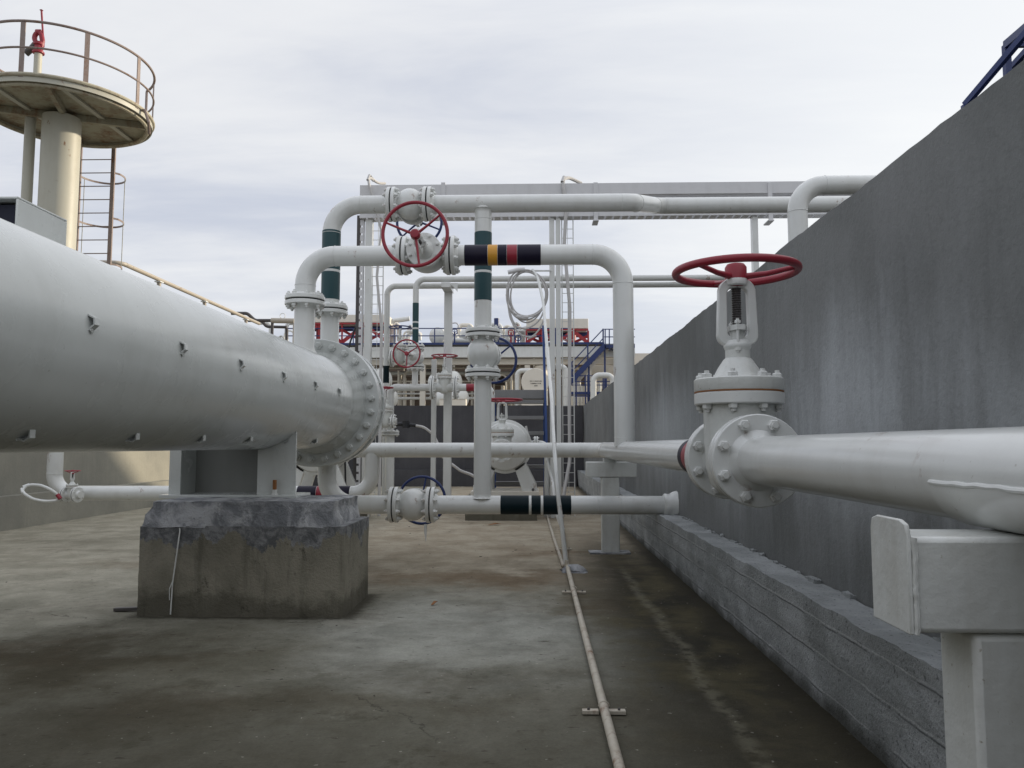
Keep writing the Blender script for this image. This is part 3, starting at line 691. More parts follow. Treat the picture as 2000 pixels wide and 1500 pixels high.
def tee_support(label, Y, X0, X1, ztop, zbot, Yw, pw, plate=True):
    t = thing('pipe_support', label, 'pipe support', (PX, Y, 0), 'T shaped pipe supports under the wall pipe')
    b = MB().box((X0 + .012, Y - Yw / 2, zbot), (X1, Y + Yw / 2, ztop)); b.build('cross_beam', 'thick_paint', t, bevel=.012)
    w2 = (ztop + .035 - zbot) ; r_ = .03
    ol = [(-Yw / 2 - .004, zbot - .002), (Yw / 2 + .004, zbot - .002), (Yw / 2 + .004, ztop + .035 - r_), (Yw / 2 - .004, ztop + .035 - .008), (Yw / 2 - r_, ztop + .035), (-Yw / 2 + r_, ztop + .035), (-Yw / 2 + .004, ztop + .035 - .008), (-Yw / 2 - .004, ztop + .035 - r_)]
    if plate:
        MB().prism(ol, (X0, Y, 0), (0, 1, 0), (0, 0, 1), (.010, 0, 0)).build('end_plate', 'thick_paint', t, bevel=.003)
        wl = MB()
        wl.tube([V((X0 + .016, Y - Yw / 2 - .001, zbot + (ztop - zbot) * i / 24)) + mn.noise_vector(V((i * 1.7, 0, 0))) * .003 for i in range(25)], .007, 8)
        wl.build('weld_bead', 'thick_paint', t)
    MB().box((PX - pw / 2, Y - Yw / 2 + .01, .012), (PX + pw / 2, Y + Yw / 2 - .01, zbot - .003)).build('post', 'thick_paint', t, bevel=.014)
    MB().rough((PX - .30, Y - .16, 0), (PX + .27, Y + .16, .018), (.05, .05, .02), .006, 3).build('base_plate', 'painted_grout', t)
    MB().box((PX - .09, Y - .06, ztop + .001), (PX + .09, Y + .06, PZ - RW + .01)).build('pipe_shoe', 'thick_paint', t) if PZ - RW - ztop > .01 else None
    return t
tee_support('nearest white T shaped steel pipe support with welded end plate', 1.765, .795, 1.5, 1.305, 1.103, .17, .31)
tee_support('farther white T shaped pipe support beside the kerb, base plate on floor', 10.95, .74, 1.46, 1.27, 1.055, .18, .25, plate=False)

# ------------------------------------------------------------------ pipe coming over the wall
q = at(1557, 400, 9.5); zt = at(1620, 362, 9.5).z
P7 = thing('pipe', 'white pipe rising beyond bund wall and bending away from the yard', 'pipe', (q.x, 9.5, 0))
pipe(P7, [(q.x, 9.5, 0), (q.x, 9.5, zt), (12.5, 9.5, zt)], .12, .34)

# ------------------------------------------------------------------ low pipe with black band and drain valve
P8Z = at(200, 963, YE).z; P8X = at(107, 920, YE).x
P8 = thing('pipe', 'low white pipe with black and red bands running behind the pedestal', 'pipe', (-5, YE, 0))
pipe(P8, [(P8X, YE, 2.3), (P8X, YE, P8Z), (XC, YE, P8Z), (XC, YE, PZ - .05)], RW, .30)
for a, b, m in ((583, 620, 'navy_band'), (620.5, 640, 'red_paint'), (640.5, 685, 'navy_band')):
    band(P8, (at(a, 960, YE).x, YE, P8Z), (at(b, 960, YE).x, YE, P8Z), RW, m)
o8 = at(140, 966, 11.6)
V10 = thing('gate_valve', 'small white drain valve with little red wheel at end of low pipe', 'valve', o8)
gate_valve(V10, o8, V((1, -.25, .0)), (0, 0, 1), .36, 'red_paint', .105, rp=.05, fr=.12, face=.10, nb=6, nbb=6)
hz = thing('hose', 'thin white hose looping from small drain valve with red tip', 'hose', o8)
hp = [at(a, b, d) for a, b, d in ((118, 975, 11.5), (95, 981, 11.35), (65, 975, 11.3), (44, 963, 11.3), (42, 952, 11.35), (58, 946, 11.4), (80, 948, 11.4), (100, 956, 11.4), (112, 966, 11.45))]
pp, _ = fillet(hp, .25); MB().tube(pp, .022, 10).build('hose_line', 'white_paint', hz)
MB().cyl(hp[-1], at(118, 974, 11.45), .03, 10).build('hose_tip', 'red_paint', hz)

# ------------------------------------------------------------------ second row: filter vessels, small valves and thin pipes
def filter_vessel(label, px, py, d, r, zp):
    c = at(px, py, d); t = thing('filter_vessel', label, 'vessel', (c.x, d, zp), 'short horizontal filters on concrete plinths')
    MB().lathe([(0, -.08), (r * .6, -.05), (r * .92, .03), (r, .12), (r, 1.2), (r * .9, 1.35), (r * .5, 1.46), (0, 1.5)], (c.x, d, c.z), (0, 1, 0), 48).build('shell', 'white_paint', t)
    MB().lathe([(r * 1.05, .1), (r * 1.08, .11), (r * 1.08, .16), (r * 1.05, .17)], (c.x, d, c.z), (0, 1, 0), 48).build('rim_flange', 'white_paint', t)
    for yy in (.1, .95):
        for sg in (-1, 1):
            ol = [(sg * .20, c.z - r * .88), (sg * .42, c.z - r * .62), (sg * .66, zp + .20), (sg * .66, zp + .09), (sg * .36, zp + .09)]
            MB().prism(ol, (c.x, d + yy, 0), (1, 0, 0), (0, 0, 1), (0, .12, 0)).build('leg', 'white_paint', t, bevel=.004)
    MB().box((c.x - .7, d - .02, zp), (c.x + .7, d + 1.25, zp + .09)).build('skid', 'cream_paint', t, bevel=.005)
    for x_ in (-.58, .58): bolt(t, (c.x + x_, d + .05, zp + .09), (0, 0, 1), .03, .03, 'dark_steel')
    return c
FC = filter_vessel('white filter vessel with sloping legs standing near the blue stepladder', 986, 872, 15.9, .52, .47)
pl = MB().rough((FC.x - .78, 15.5, 0), (FC.x + .66, 17.3, .468), .12, .008, 31)
tag(pl.build('concrete_plinth', 'pedestal_concrete'), 'low concrete plinth under the filter vessel beside the stepladder', 'plinth')
FC2 = filter_vessel('white filter vessel mostly hidden behind bolted flange, sloping legs showing', 612, 872, 15.0, .52, .40)
pl = MB().rough((FC2.x - .85, 14.7, 0), (FC2.x + .85, 16.4, .398), .12, .008, 32)
tag(pl.build('concrete_plinth', 'pedestal_concrete'), 'low concrete plinth beneath the filter hidden behind the big flange', 'plinth')

o = at(981, 880, 14.9)
V8 = thing('gate_valve', 'white gate valve with flat red wheel in front of the filter vessel', 'valve', o)
gate_valve(V8, o, (0, 1, 0), (0, 0, 1), .98, 'red_paint', .38, rp=.12, fr=.225, face=.26)
P9 = thing('pipe', 'short white pipe joining gate valve to the filter beside the stepladder', 'pipe', o)
pipe(P9, [o + V((0, .26, 0)), o + V((0, 1.0, 0))], .12, .2)
# side branch of the filter
P10 = thing('pipe', 'thin white flanged pipe running from filter towards the blue stepladder', 'pipe', at(1040, 868, 16.2))
a = at(1025, 866, 16.3); b = at(1068, 866, 16.3)
pipe(P10, [a, b, b + V((0, .0, -b.z))], .06, .14); flange_pair(P10, P10, at(1047, 866, 16.3), (1, 0, 0), .15, .035, .012, 8, .018, .06, .03)

SP = 16.7; rs = .066
zu, zl_ = at(900, 545, SP).z, at(900, 558, SP + .3).z
x812 = at(812, 600, SP).x; x757 = at(756, 600, SP + .3).x
v6 = at(812, 698, SP); z757 = at(800, 757, SP).z
P11 = thing('pipe', 'thin white pipe with green banded riser, higher of two thin crossing pipes', 'pipe', (x812, SP, 0))
P12 = thing('pipe', 'thin white pipe with riser dark banded low, lower of two crossing pipes', 'pipe', (x757, SP + .3, 0))
pipe(P11, [(x812, SP, z757), (x812, SP, zu), (at(1520, 545, SP).x, SP, zu)], rs, .2)
pipe(P12, [(x757, SP + .3, .4), (x757, SP + .3, zl_), (at(1520, 558, SP + .3).x, SP + .3, zl_)], rs, .2)
for a, b, m in ((592, 628, 'green_band'), (628.5, 631, 'white_paint'), (631.5, 640, 'green_band'), (640.5, 643, 'white_paint'), (643.5, 674, 'green_band')):
    band(P11, (x812, SP, at(812, b, SP).z), (x812, SP, at(812, a, SP).z), rs, m)
band(P12, (x757, SP + .3, at(757, 746, SP).z), (x757, SP + .3, at(757, 712, SP).z), rs, 'dark_green_band')
V6 = thing('globe_valve', 'white valve with upright red wheel on the thin green banded riser', 'valve', v6)
globe_valve(V6, v6, (0, 0, 1), (-.12, -1, 0), 'red_paint', .29, rp=rs, fr=.19, half=.22, zl=.72, phase=R(90), s=.85)
o = at(781, 700, SP + .3)
V11 = thing('gate_valve', 'white gate valve topped by flat blue wheel behind the red wheel', 'valve', o)
gate_valve(V11, o, (1, 0, 0), (0, 0, 1), .70, 'blue_paint', .24, rp=rs, fr=.19, face=.18, nb=8)
o = at(868, 757, SP)
V7 = thing('gate_valve', 'white flanged gate valve with flat red wheel beside a slim post', 'valve', o)
gate_valve(V7, o, (1, 0, 0), (0, 0, 1), .70, 'red_paint', .28, rp=.09, fr=.26, face=.25, nb=8)
MB().cyl(o + V((0, 0, .66)), o + V((0, 0, .95)), .022, 10).build('rising_stem', 'tray_steel', V7)
P13 = thing('pipe', 'white pipe with dark red end band between the two flat red wheels', 'pipe', at(800, 757, SP))
xl = at(763, 757, SP).x; xr = at(928, 757, SP).x
pipe(P13, [(xl, SP, at(763, 846, SP).z), (xl, SP, z757), (o.x - .25, SP, z757)], .08, .12)
pipe(P13, [(o.x + .25, SP, z757), (xr + .35, SP, z757), (xr + .35, SP, .4)], .08, .16)
band(P13, (at(911, 757, SP).x, SP, z757), (at(930, 757, SP).x, SP, z757), .08, 'red_paint')
flange_pair(P13, P13, (xl, SP, at(763, 846, SP).z), (0, 0, 1), .20, .04, .012, 8, .02, .08, .03)
pipe(P13, [(xl, SP, at(763, 846, SP).z - .05), (xl, SP, .3)], .1, .1)
o = at(757, 800, SP - .35)
V9 = thing('gate_valve', 'white valve with small red wheel peeping out past the bolted flange', 'valve', o)
gate_valve(V9, o - V((0.05, 0, .25)), (1, 0, 0), (0, 0, 1), .72, 'red_paint', .16, rp=.06, fr=.15, face=.17, nb=6)
t = thing('pipe_support', 'slim white post carrying the two thin crossing pipes', 'post', (at(876, 800, 17.15).x, 17.15, 0))
c = at(876, 560, 17.15)
MB().box((c.x - .09, 17.1, 0), (c.x + .09, 17.22, at(876, 565, 17.15).z)).build('post', 'white_paint', t, bevel=.008)
MB().box((c.x - .10, SP - .12, c.z - .02 - .11), (c.x + .10, 17.3, c.z - .02)).build('bracket', 'white_paint', t, bevel=.006)
MB().prism([(0, 0), (.16, 0), (.16, -.2)], (c.x + .1, SP - .1, c.z - .03), (1, 0, 0), (0, 0, 1), (0, .012, 0)).build('gusset', 'white_paint', t)
t = thing('pipe_support', 'short white post with capped top beside the flanged gate valve', 'post', (at(848, 760, 17.4).x, 17.4, 0))
c = at(848, 702, 17.4)
MB().box((c.x - .055, 17.35, 0), (c.x + .055, 17.46, c.z)).build('post', 'white_paint', t, bevel=.006)
MB().cyl((c.x, 17.4, c.z), (c.x, 17.4, c.z + .06), .03, 10).build('cap', 'red_steel', t)

# hose against the far wall
hs = thing('hose', 'pale hose with black coupling hanging in front of far wall', 'hose', at(830, 850, 20))
pts = [at(a, b, d) for a, b, d in ((810, 831, 20), (828, 834, 20), (846, 848, 20), (856, 868, 20), (862, 890, 19.6), (880, 905, 19.4), (900, 920, 19.4), (930, 930, 19.4), (945, 960, 19), (948, 985, 18.5))]
pp, _ = fillet(pts, .4); MB().tube(pp, .035, 10).build('hose_line', 'cable_grey', hs)
a = at(768, 830, 20); b = at(812, 831, 20)
MB().tube([a, at(785, 828, 20), b], [.04, .06, .05], 10).cyl(at(793, 836, 20), at(793, 822, 20), .10, 14).build('coupling', 'black_rubber', hs)

# ------------------------------------------------------------------ stepladder in blue
SL = thing('stepladder', 'steep blue sided stepladder with grey open treads before far wall', 'stepladder', at(1015, 960, 17.6))
for px0, px1 in ((962, 962), (1071, 1061)):
    pA = at(px0, 968, 17.2); pB = at(px1 if px1 != 962 else 962, 640 if px1 != 962 else 772, 18.6)
    pA.z = 0.0
    MB().bar(pA, pB, .055, .26, (0, -1, 0)).build('stringer', 'stair_blue', SL, bevel=.006)
for i, py in enumerate((785, 816, 846, 878, 911, 944)):
    d = 17.95 - i * .12; a = at(968, py, d); b = at(1062, py, d)
    MB().box((a.x, d - .1, a.z - .04), (b.x, d + .16, a.z + .04)).build('tread', 'grey_steel', SL, bevel=.004)
a = at(966, 762, 18.1); b = at(1066, 779, 18.1)
MB().box((a.x, 18.0, b.z), (b.x, 18.9, a.z)).build('top_step', 'grey_steel', SL, bevel=.006)
for px in (966, 1064):
    a = at(px, 775, 18.85); MB().box((a.x - .04, 18.8, 0), (a.x + .04, 18.88, a.z)).build('rear_leg', 'stair_blue', SL)

# ------------------------------------------------------------------ cable tray bridge
TD = 16.0
TR = thing('cable_tray', 'long two tier steel cable tray carried on tall posts above the pipes', 'cable tray', (at(1000, 400, TD).x, TD, 0))
xL, xR = at(703, 370, TD).x, at(1780, 370, TD).x
zt0, zt1 = at(900, 382, TD).z, at(900, 360, TD).z
MB().box((xL, TD, zt0), (xR, TD + .02, zt1)).box((xL, TD + .02, zt1 - .02), (xR, TD + .1, zt1)).box((xL, TD + .02, zt0), (xR, TD + .1, zt0 + .02)).box((xL, TD + .26, zt0), (xR, TD + .28, zt1)).build('upper_tier', 'tray_steel', TR)
zb0, zb1 = at(900, 424, TD).z, at(900, 404, TD).z
lt = MB().box((xL, TD, zb0), (xR, TD + .02, zb1)).box((xL, TD + .26, zb0), (xR, TD + .28, zb1))
n_ = int((xR - xL) / .17)
for i in range(n_):
    x_ = xL + i * .17; lt.box((x_, TD + .02, zb0), (x_ + .125, TD + .26, zb0 + .006))
lt.build('lower_tier', 'tray_steel', TR)
for px in (866, 1163, 1503):
    a = at(px, 357, TD); b = at(px, 430, TD)
    MB().box((a.x - .045, TD - .03, b.z), (a.x + .045, TD - .004, a.z)).box((a.x - .06, TD - .06, b.z - .03), (a.x + .06, TD + .3, b.z)).build('hanger', 'tray_steel', TR, bevel=.004)
for px, w_ in ((719, .15), (1078, .11), (1090, .10), (1477, .12)):
    a = at(px, 424, TD); MB().box((a.x - w_ / 2, TD + .08, 0), (a.x + w_ / 2, TD + .24, zb0 - .002)).build('post', 'white_paint', TR, bevel=.008)
# vertical risers: perforated tray and wire ladder
def wire_ladder(label, px0, px1, pyt, pyb, d, nm='cable_ladder'):
    t = thing(nm, label, 'cable ladder', (at(px0, pyb, d).x, d, 0), 'upright cable ladders'); a, b = at(px0, pyt, d), at(px1, pyt, d); z0 = max(0.02, at(px0, pyb, d).z)
    for x_ in (a.x, b.x): MB().bar((x_, d, z0), (x_, d, a.z), .022, .022).build('rail', 'white_paint', t)
    r_ = MB(); z = z0 + .1
    while z < a.z: r_.bar((a.x, d, z), (b.x, d, z), .012, .012); z += .20
    r_.bar(((a.x + b.x) / 2, d, z0), ((a.x + b.x) / 2, d, a.z), .01, .01); r_.build('rungs', 'white_paint', t)
    return t
wire_ladder('wire cable ladder rising beside the post nearest the round vessel flange', 729, 750, 424, 1008, TD + .2)
wire_ladder('wire cable ladder rising beside twin posts near the blue stepladder', 1097, 1119, 424, 1008, TD + .2)
t = thing('cable_duct', 'narrow perforated upright duct with black edge holding cables', 'cable duct', (at(702, 800, TD).x, TD, 0))
a = at(700, 418, TD)
MB().box((a.x - .05, TD + .1, 0), (a.x + .02, TD + .22, a.z)).build('duct_channel', 'dark_steel', t)
dm = MB(); z = .1
while z < a.z - .15: dm.box((a.x + .022, TD + .1, z), (a.x + .07, TD + .12, z + .12)); z += .17
dm.box((a.x + .071, TD + .1, 0), (a.x + .10, TD + .2, a.z)); dm.build('perforated_side', 'tray_steel', t)
def cable(label, pts, r, mat='cable_grey', name='cable', rad=.5):
    pp, _ = fillet([at(*p) for p in pts], rad); o_ = MB().tube(pp, r, 8).build(name, mat); return tag(o_, label, 'cable')
cable('pale cable hanging from tray end down past the round vessel flange', [(752, 358, 16.5), (733, 358, 16.2), (722, 342, 16), (718, 352, 15.9), (728, 385, 15.9), (745, 450, 15.95), (736, 540, 15.95), (745, 640, 15.95), (742, 800, 15.95), (740, 1008, 15.9)], .03)
cable('pale cable arching over the tray beside twin posts and dropping down', [(1135, 358, 16.5), (1118, 350, 16.3), (1103, 342, 16.1), (1098, 356, 15.95), (1106, 400, 15.95), (1102, 480, 15.95), (1113, 600, 15.95), (1112, 800, 15.95), (1113, 900, 15.9), (1102, 960, 15.7), (1098, 1010, 15.6)], .038)
cable('thin dark cables dropping beside narrow perforated duct', [(694, 640, 15.9), (684, 668, 15.9), (676, 700, 15.8), (672, 800, 15.8), (676, 1000, 15.8)], .02, 'black_rubber')
cable('broad pale flexible conduit rising from floor pipe past the stepladder', [(1106, 1106, 9.45), (1100, 1050, 9.45), (1089, 960, 9.5), (1083, 880, 9.8), (1078, 790, 11), (1072, 720, 12.5), (1066, 650, 13.8), (1061, 590, 14.6), (1050, 540, 15.1), (1040, 527, 15.3)], [.027] * 200 if False else .027, 'white_paint', 'flexible_conduit', 1.2)
cable('pale hose sagging under the filter beside blue stepladder', [(1027, 832, 16.2), (1031, 850, 16.2), (1032, 868, 16.1)], .025, 'cable_grey', 'cable')
cable('slim white conduit dropping behind the wall pipe near stepladder', [(1066, 895, 14), (1078, 930, 14), (1082, 960, 13.8), (1088, 1010, 13.6), (1100, 1034, 13.6)], .03, 'white_paint', 'conduit')
lc = MB()
for k_, (rx_, ry_, ox, oy) in enumerate(((38, 46, 0, 0), (35, 43, 2, 1), (40, 49, -1, 3), (36, 50, 1, 7))):
    pts = []
    for i in range(60):
        a = 2 * math.pi * i / 60; pts.append(at(1028 + ox + rx_ * math.cos(a) + 3 * math.sin(2 * a + k_), 573 + oy + ry_ * math.sin(a), 15.3 + .05 * k_ + .03 * math.sin(3 * a)))
    lc.tube(pts, .016, 8, True)
for pts in (((990, 560), (994, 600), (1003, 635), (1018, 643), (1040, 640), (1058, 620), (1064, 600)), ((989, 575), (996, 620), (1010, 650), (1030, 662), (1048, 655), (1062, 625))):
    pp, _ = fillet([at(a, b, 15.35) for a, b in pts], .5); lc.tube(pp, .017, 8)
CL = thing('cable_coil', 'coil of white cable hanging in loops beside the twin tray posts', 'cable coil', at(1028, 575, 15.3))
lc.build('loops', 'cable_grey', CL)
tp = MB()
tp.tube([at(992, 532, 15.28), at(1012, 527, 15.28), at(1025, 526, 15.28)], .045, 10).tube([at(1010, 618, 15.3), at(1022, 621, 15.3), at(1032, 620, 15.3)], .04, 10); tp.build('tie_wrap', 'tray_steel', CL)
MB().bar(at(1000, 529, 15.4), at(1078, 529, 16.1), .03, .03).build('hook', 'white_paint', CL)

# floor conduit
FCN = thing('floor_conduit', 'thin rusty white conduit pipe lying along the floor, clamped down', 'conduit', (.4, 6, 0))
MB().tube([V((.37, 1.2, .045)), V((.39, 3.5, .045)), V((.40, 6.0, .045)), V((.415, 9.4, .045)), V((.50, 12.5, .045)), V((.55, 16, .045))], .0255, 16).build('conduit_pipe', 'conduit_rust', FCN)
for y_ in (4.44, 7.95, 11.2):
    x_ = .395 + (y_ - 4.4) * .006; cm = MB()
    cm.bar((x_ - .12, y_, .016), (x_ - .03, y_, .016), .042, .018, (0, 0, 1)); cm.bar((x_ + .03, y_, .016), (x_ + .12, y_, .016), .042, .018, (0, 0, 1))
    cm.arc((x_, y_, .045), (1, 0, 0), (0, 0, 1), .027, 0, math.pi, .006, 14, 6)
    c_ = cm.build('clamp', 'conduit_rust', FCN)
    for sg in (-1, 1): bolt(c_, (x_ + sg * .085, y_, .025), (0, 0, 1), .002, .008, 'dark_steel', False)
MB().tube([V((.30, 16.2, .03)), V((.34, 12, .03)), V((.375, 9.6, .03)), V((.40, 9.42, .06)), V((.41, 9.42, .12))], .022, 10).build('side_conduit', 'conduit_rust', FCN)
lm = MB().rough((.34, 9.2, 0), (.64, 9.5, .10), .03, .035, 41, 6)
c = V((.49, 9.35, 0))
for v in lm.v: q_ = max(0, 1 - ((v.x - c.x) / .17) ** 2 - ((v.y - c.y) / .17) ** 2); v.z *= q_
tag(lm.build('concrete_lump', 'painted_grout', None, ang=60), 'rough pale lump of mortar at foot of the flexible conduit', 'mortar lump')
MB_ = MB().bar(at(224, 1182, 7.0), at(275, 1180, 7.0), .05, .03); ds = MB_
for v in ds.v: v.z = max(.004, min(.04, v.z - min(p.z for p in ds.v) + .004)) if False else v.z
zmin = min(p.z for p in ds.v)
for v in ds.v: v.z += .004 - zmin
tag(ds.build('steel_strip', 'dark_steel', None, bevel=.004), 'dark steel strip lying on floor against the pedestal', 'steel strip')

# ------------------------------------------------------------------ fire monitor tower
TY = 17.5; TC = at(129, 219, TY); TX, TZ = TC.x, TC.z; PR = 1.86
TW = thing('monitor_tower', 'rusty cream tower with round railed platform and caged ladder', 'tower', (TX, TY, 0))
ccx = at(118, 300, TY).x
MB().lathe([(.415, 0), (.415, TZ - .16)], (ccx, TY, 0), (0, 0, 1), 48).build('column', 'tower_clean', TW)
MB().lathe([(PR - .03, -.02), (PR, -.14), (PR + .02, -.14), (PR + .02, .03), (PR - .02, .03), (PR - .03, .01)], (TX, TY, TZ), (0, 0, 1), 72, cap=False).build('platform_rim', 'tower_clean', TW)
MB().lathe([(0, -.03), (PR - .02, -.03), (PR - .02, 0), (0, 0)], (TX, TY, TZ), (0, 0, 1), 72, cap=False).build('deck_plate', 'deck_rust', TW)
MB().torus((TX, TY, TZ + .01), (0, 0, 1), PR + .03, .045, 72, 8).build('rim_tube', 'tower_paint', TW)
MB().torus((TX, TY, TZ - .15), (0, 0, 1), PR - .10, .05, 72, 8).build('lower_ring', 'tower_paint', TW)
bm_ = []
for ang in (20, 110):
    d_ = V((math.cos(R(ang)), math.sin(R(ang)), 0)); MB().bar(V((TX, TY, TZ - .12)) - d_ * (PR - .12), V((TX, TY, TZ - .12)) + d_ * (PR - .12), .10, .16).build('deck_beam', 'deck_rust', TW)
for off in (-.7, .75):
    h_ = math.sqrt(PR ** 2 - off ** 2) - .12
    p0 = V((TX + off, TY - h_, TZ - .06)); p1 = V((TX + off, TY + h_, TZ - .06)); q0 = p0 + (p1 - p0) * .02
    MB().bar(p0, p1, .12, .05).build('deck_channel', 'tower_clean', TW)
rl = []
ra0, ra1 = R(112), R(412)      # gap where the ladder arrives
for zz, rr in ((1.20, .030), (.61, .024)):
    MB().arc((TX, TY, TZ + zz), (1, 0, 0), (0, 1, 0), PR + .02, ra0, ra1, rr, 90, 8).build('guard_rail', 'rail_paint', TW)
for a in (112, 155, 195, 235, 275, 313, 352, 394, 412):
    a = R(a); d_ = V((math.cos(a), math.sin(a), 0)); p = V((TX, TY, TZ)) + d_ * (PR + .02)
    MB().bar(p - V((0, 0, .05)), p + V((0, 0, 1.20)), .10, .022, d_).build('guard_post', 'rail_paint', TW)
MB().cyl((at(62, 300, TY).x, TY - .1, 0), (at(62, 300, TY).x, TY - .1, TZ - .05), .12, 16).build('riser_pipe', 'tower_clean', TW)
LY = TY + PR + .08; l0, l1 = at(152, 400, LY).x, at(218, 400, LY).x
for x_ in (l0, l1): MB().bar((x_, LY, 1.0), (x_, LY, TZ + 1.0), .05, .10, (1, 0, 0)).build('ladder_stile', 'rail_paint', TW)
lr = MB(); z = 1.1
while z < TZ: lr.cyl((l0, LY, z), (l1, LY, z), .014, 8); z += .36
lr.build('ladder_rungs', 'rail_paint', TW)
zc = TZ - .78
hc = V(((l0 + l1) / 2, LY + .1, 0)); hr = (l1 - l0) / 2 + .12
for i in range(4):
    hp_ = [V((l0, LY, zc))] + [V((hc.x + hr * math.cos(a), LY + .25 + .62 * math.sin(a), zc)) for a in [R(190 - 200 * j / 16) for j in range(17)]] + [V((l1, LY, zc))]
    b = MB(); [b.bar(hp_[j], hp_[j + 1], .010, .05) for j in range(len(hp_) - 1)]; b.build('cage_hoop', 'rail_paint', TW); zc -= 1.22
for a in (R(165), R(90), R(15)):
    x_, y_ = hc.x + hr * math.cos(a), LY + .25 + .62 * math.sin(a); MB().bar((x_, y_, TZ - 4.5), (x_, y_, TZ - .75), .008, .018).build('cage_strip', 'tower_clean', TW)
hk = [V((TX + PR * .99, TY - .1, TZ - .02)), V((TX + PR + .1, TY - .1, TZ - .02)), V((TX + PR + .2, TY - .1, TZ - .3)), V((TX + PR + .02, TY + .3, TZ - .42))]
MB().tube(hk, .035, 8).build('hook_pipe', 'rail_paint', TW)
# fire monitor on the platform
mx_ = at(74, 120, TY - .3); MO = thing('fire_monitor', 'red water cannon on a stub pipe atop round railed platform', 'fire monitor', (mx_.x, TY - .3, TZ))
zf = at(74, 103, TY - .3).z
MB().cyl((mx_.x, TY - .3, TZ + .005), (mx_.x, TY - .3, zf), .085, 20).build('stub_pipe', 'tower_clean', MO)
MB().lathe([(.11, zf - .03), (.13, zf - .02), (.13, zf + .02), (.10, zf + .05), (.09, zf + .16), (.12, zf + .18), (.12, zf + .24), (.07, zf + .26)], (mx_.x, TY - .3, 0), (0, 0, 1), 20).build('swivel', 'red_paint', MO)
pt = lambda a, b: at(a, b, TY - .3)
pp, _ = fillet([pt(75, 92), pt(67, 76), pt(70, 62), pt(80, 62), pt(83, 80), pt(80, 92)], .14); MB().tube(pp, .055, 12).build('bent_arms', 'red_paint', MO)
MB().tube([pt(70, 88), pt(60, 97), pt(50, 104)], [.09, .07, .085], 12).build('nozzle', 'dark_steel', MO)
MB().tube([pt(84, 68), pt(81, 20)], .022, 8).lathe([(0, -.03), (.04, 0), (0, .03)], pt(81, 20), (0, 0, 1), 10).build('lever', 'red_paint', MO)

# ------------------------------------------------------------------ stair railing beyond the wall
SR = thing('stair_railing', 'blue steel handrail showing over the top of the bund wall', 'railing', (2.9, 4.3, 0))
a, b = at(1885, 205, 4.6), at(2040, 22, 4.1); MB().bar(a, b, .03, .035).build('hand_rail', 'blue_paint', SR)
MB().bar(at(1970, 138, 4.75), at(2050, 50, 4.4), .03, .035).build('mid_rail', 'blue_paint', SR)
c = at(1965, 88, 4.5); MB().bar((c.x, 4.5, 0), (c.x, 4.5, c.z), .035, .035).build('rail_post', 'blue_paint', SR)
MB().bar(c, at(2045, 20, 4.05), .035, .045).build('top_rail', 'blue_paint', SR)
MB().bar(at(1967, 88, 4.5), at(2060, 88, 4.5), .025, .025).build('cross_rail', 'blue_paint', SR)
MB().bar(V((a.x, a.y, 0)), a, .035, .035).build('rail_post', 'blue_paint', SR)

# unseen tank shape added beyond the wall to keep the sun off the yard
ST = thing('added_shade_tank', 'unseen round tank shape added beyond bund wall to shade the yard', 'added shade blocker', (18, 19.3, 0))
MB().lathe([(12, 0), (12, 5.35), (12.06, 5.36), (12.06, 5.45)] + [(12 * math.cos(R(k * 7.5)) if k < 12 else 0, 5.5 + 6.3 * (1 - math.cos(R(k * 7.5)) ** 2)) for k in range(13)], (18, 19.3, 0), (0, 0, 1), 96).build('shell', 'white_paint', ST)

# ------------------------------------------------------------------ pipes on the far left, behind the vessel
q0, q1 = at(236, 513, 22.3), at(506, 632, 33.5)
LP = thing('pipe', 'long beige pipe slanting away beyond the top of the white vessel', 'pipe', (q0.x, 28, 0))
pipe(LP, [V((q0.x - 2.5, q0.y - .2, q0.z)), q0, q1], .068, .3, mat='beige_pipe', n=16)
for d in (24.6, 28.0, 32):
    p = q0 + (q1 - q0) * ((d - q0.y) / (q1.y - q0.y)); MB().bar((p.x, p.y, 0), (p.x, p.y, p.z - .07), .10, .10, (0, 1, 0)).build('support_post', 'beige_pipe', LP)
    MB().box((p.x - .1, p.y - .12, p.z - .10), (p.x + .1, p.y + .12, p.z - .062)).build('pipe_shoe', 'white_paint', LP)
def far_pipe(label, pts, r, mat='white_paint', rad=.5, post=True, n=12):
    P = [at(*p) for p in pts]; t = thing('process_pipe', label, 'pipe', (P[0].x, P[0].y, 0), 'process pipes beyond the far wall')
    pipe(t, P, r, rad, mat=mat, n=n, weld=False)
    if post: e = P[-1]; MB().bar((e.x, e.y, 0), (e.x, e.y, e.z - r * .9), .12, .12, (0, 1, 0)).build('support_post', mat, t)
    return t
far_pipe('upper dark grey cranked pipe beyond the vessel, left of flanged nozzle', [(452, 612, 40), (483, 612, 40), (498, 626, 40), (532, 626, 40)], .09, 'dark_steel', .35)
far_pipe('lower dark grey pipe beside the cranked one beyond the vessel', [(484, 626, 41), (512, 627, 41), (520, 638, 41), (560, 639, 41)], .08, 'dark_steel', .3)
t = far_pipe('beige pipe with a round gauge ending the dark cranked pipe', [(530, 626, 40), (575, 627, 40)], .14, 'beige_pipe')
MB().torus(at(552, 617, 40), (0, 1, 0), .14, .02, 20, 6).build('gauge', 'white_paint', t)

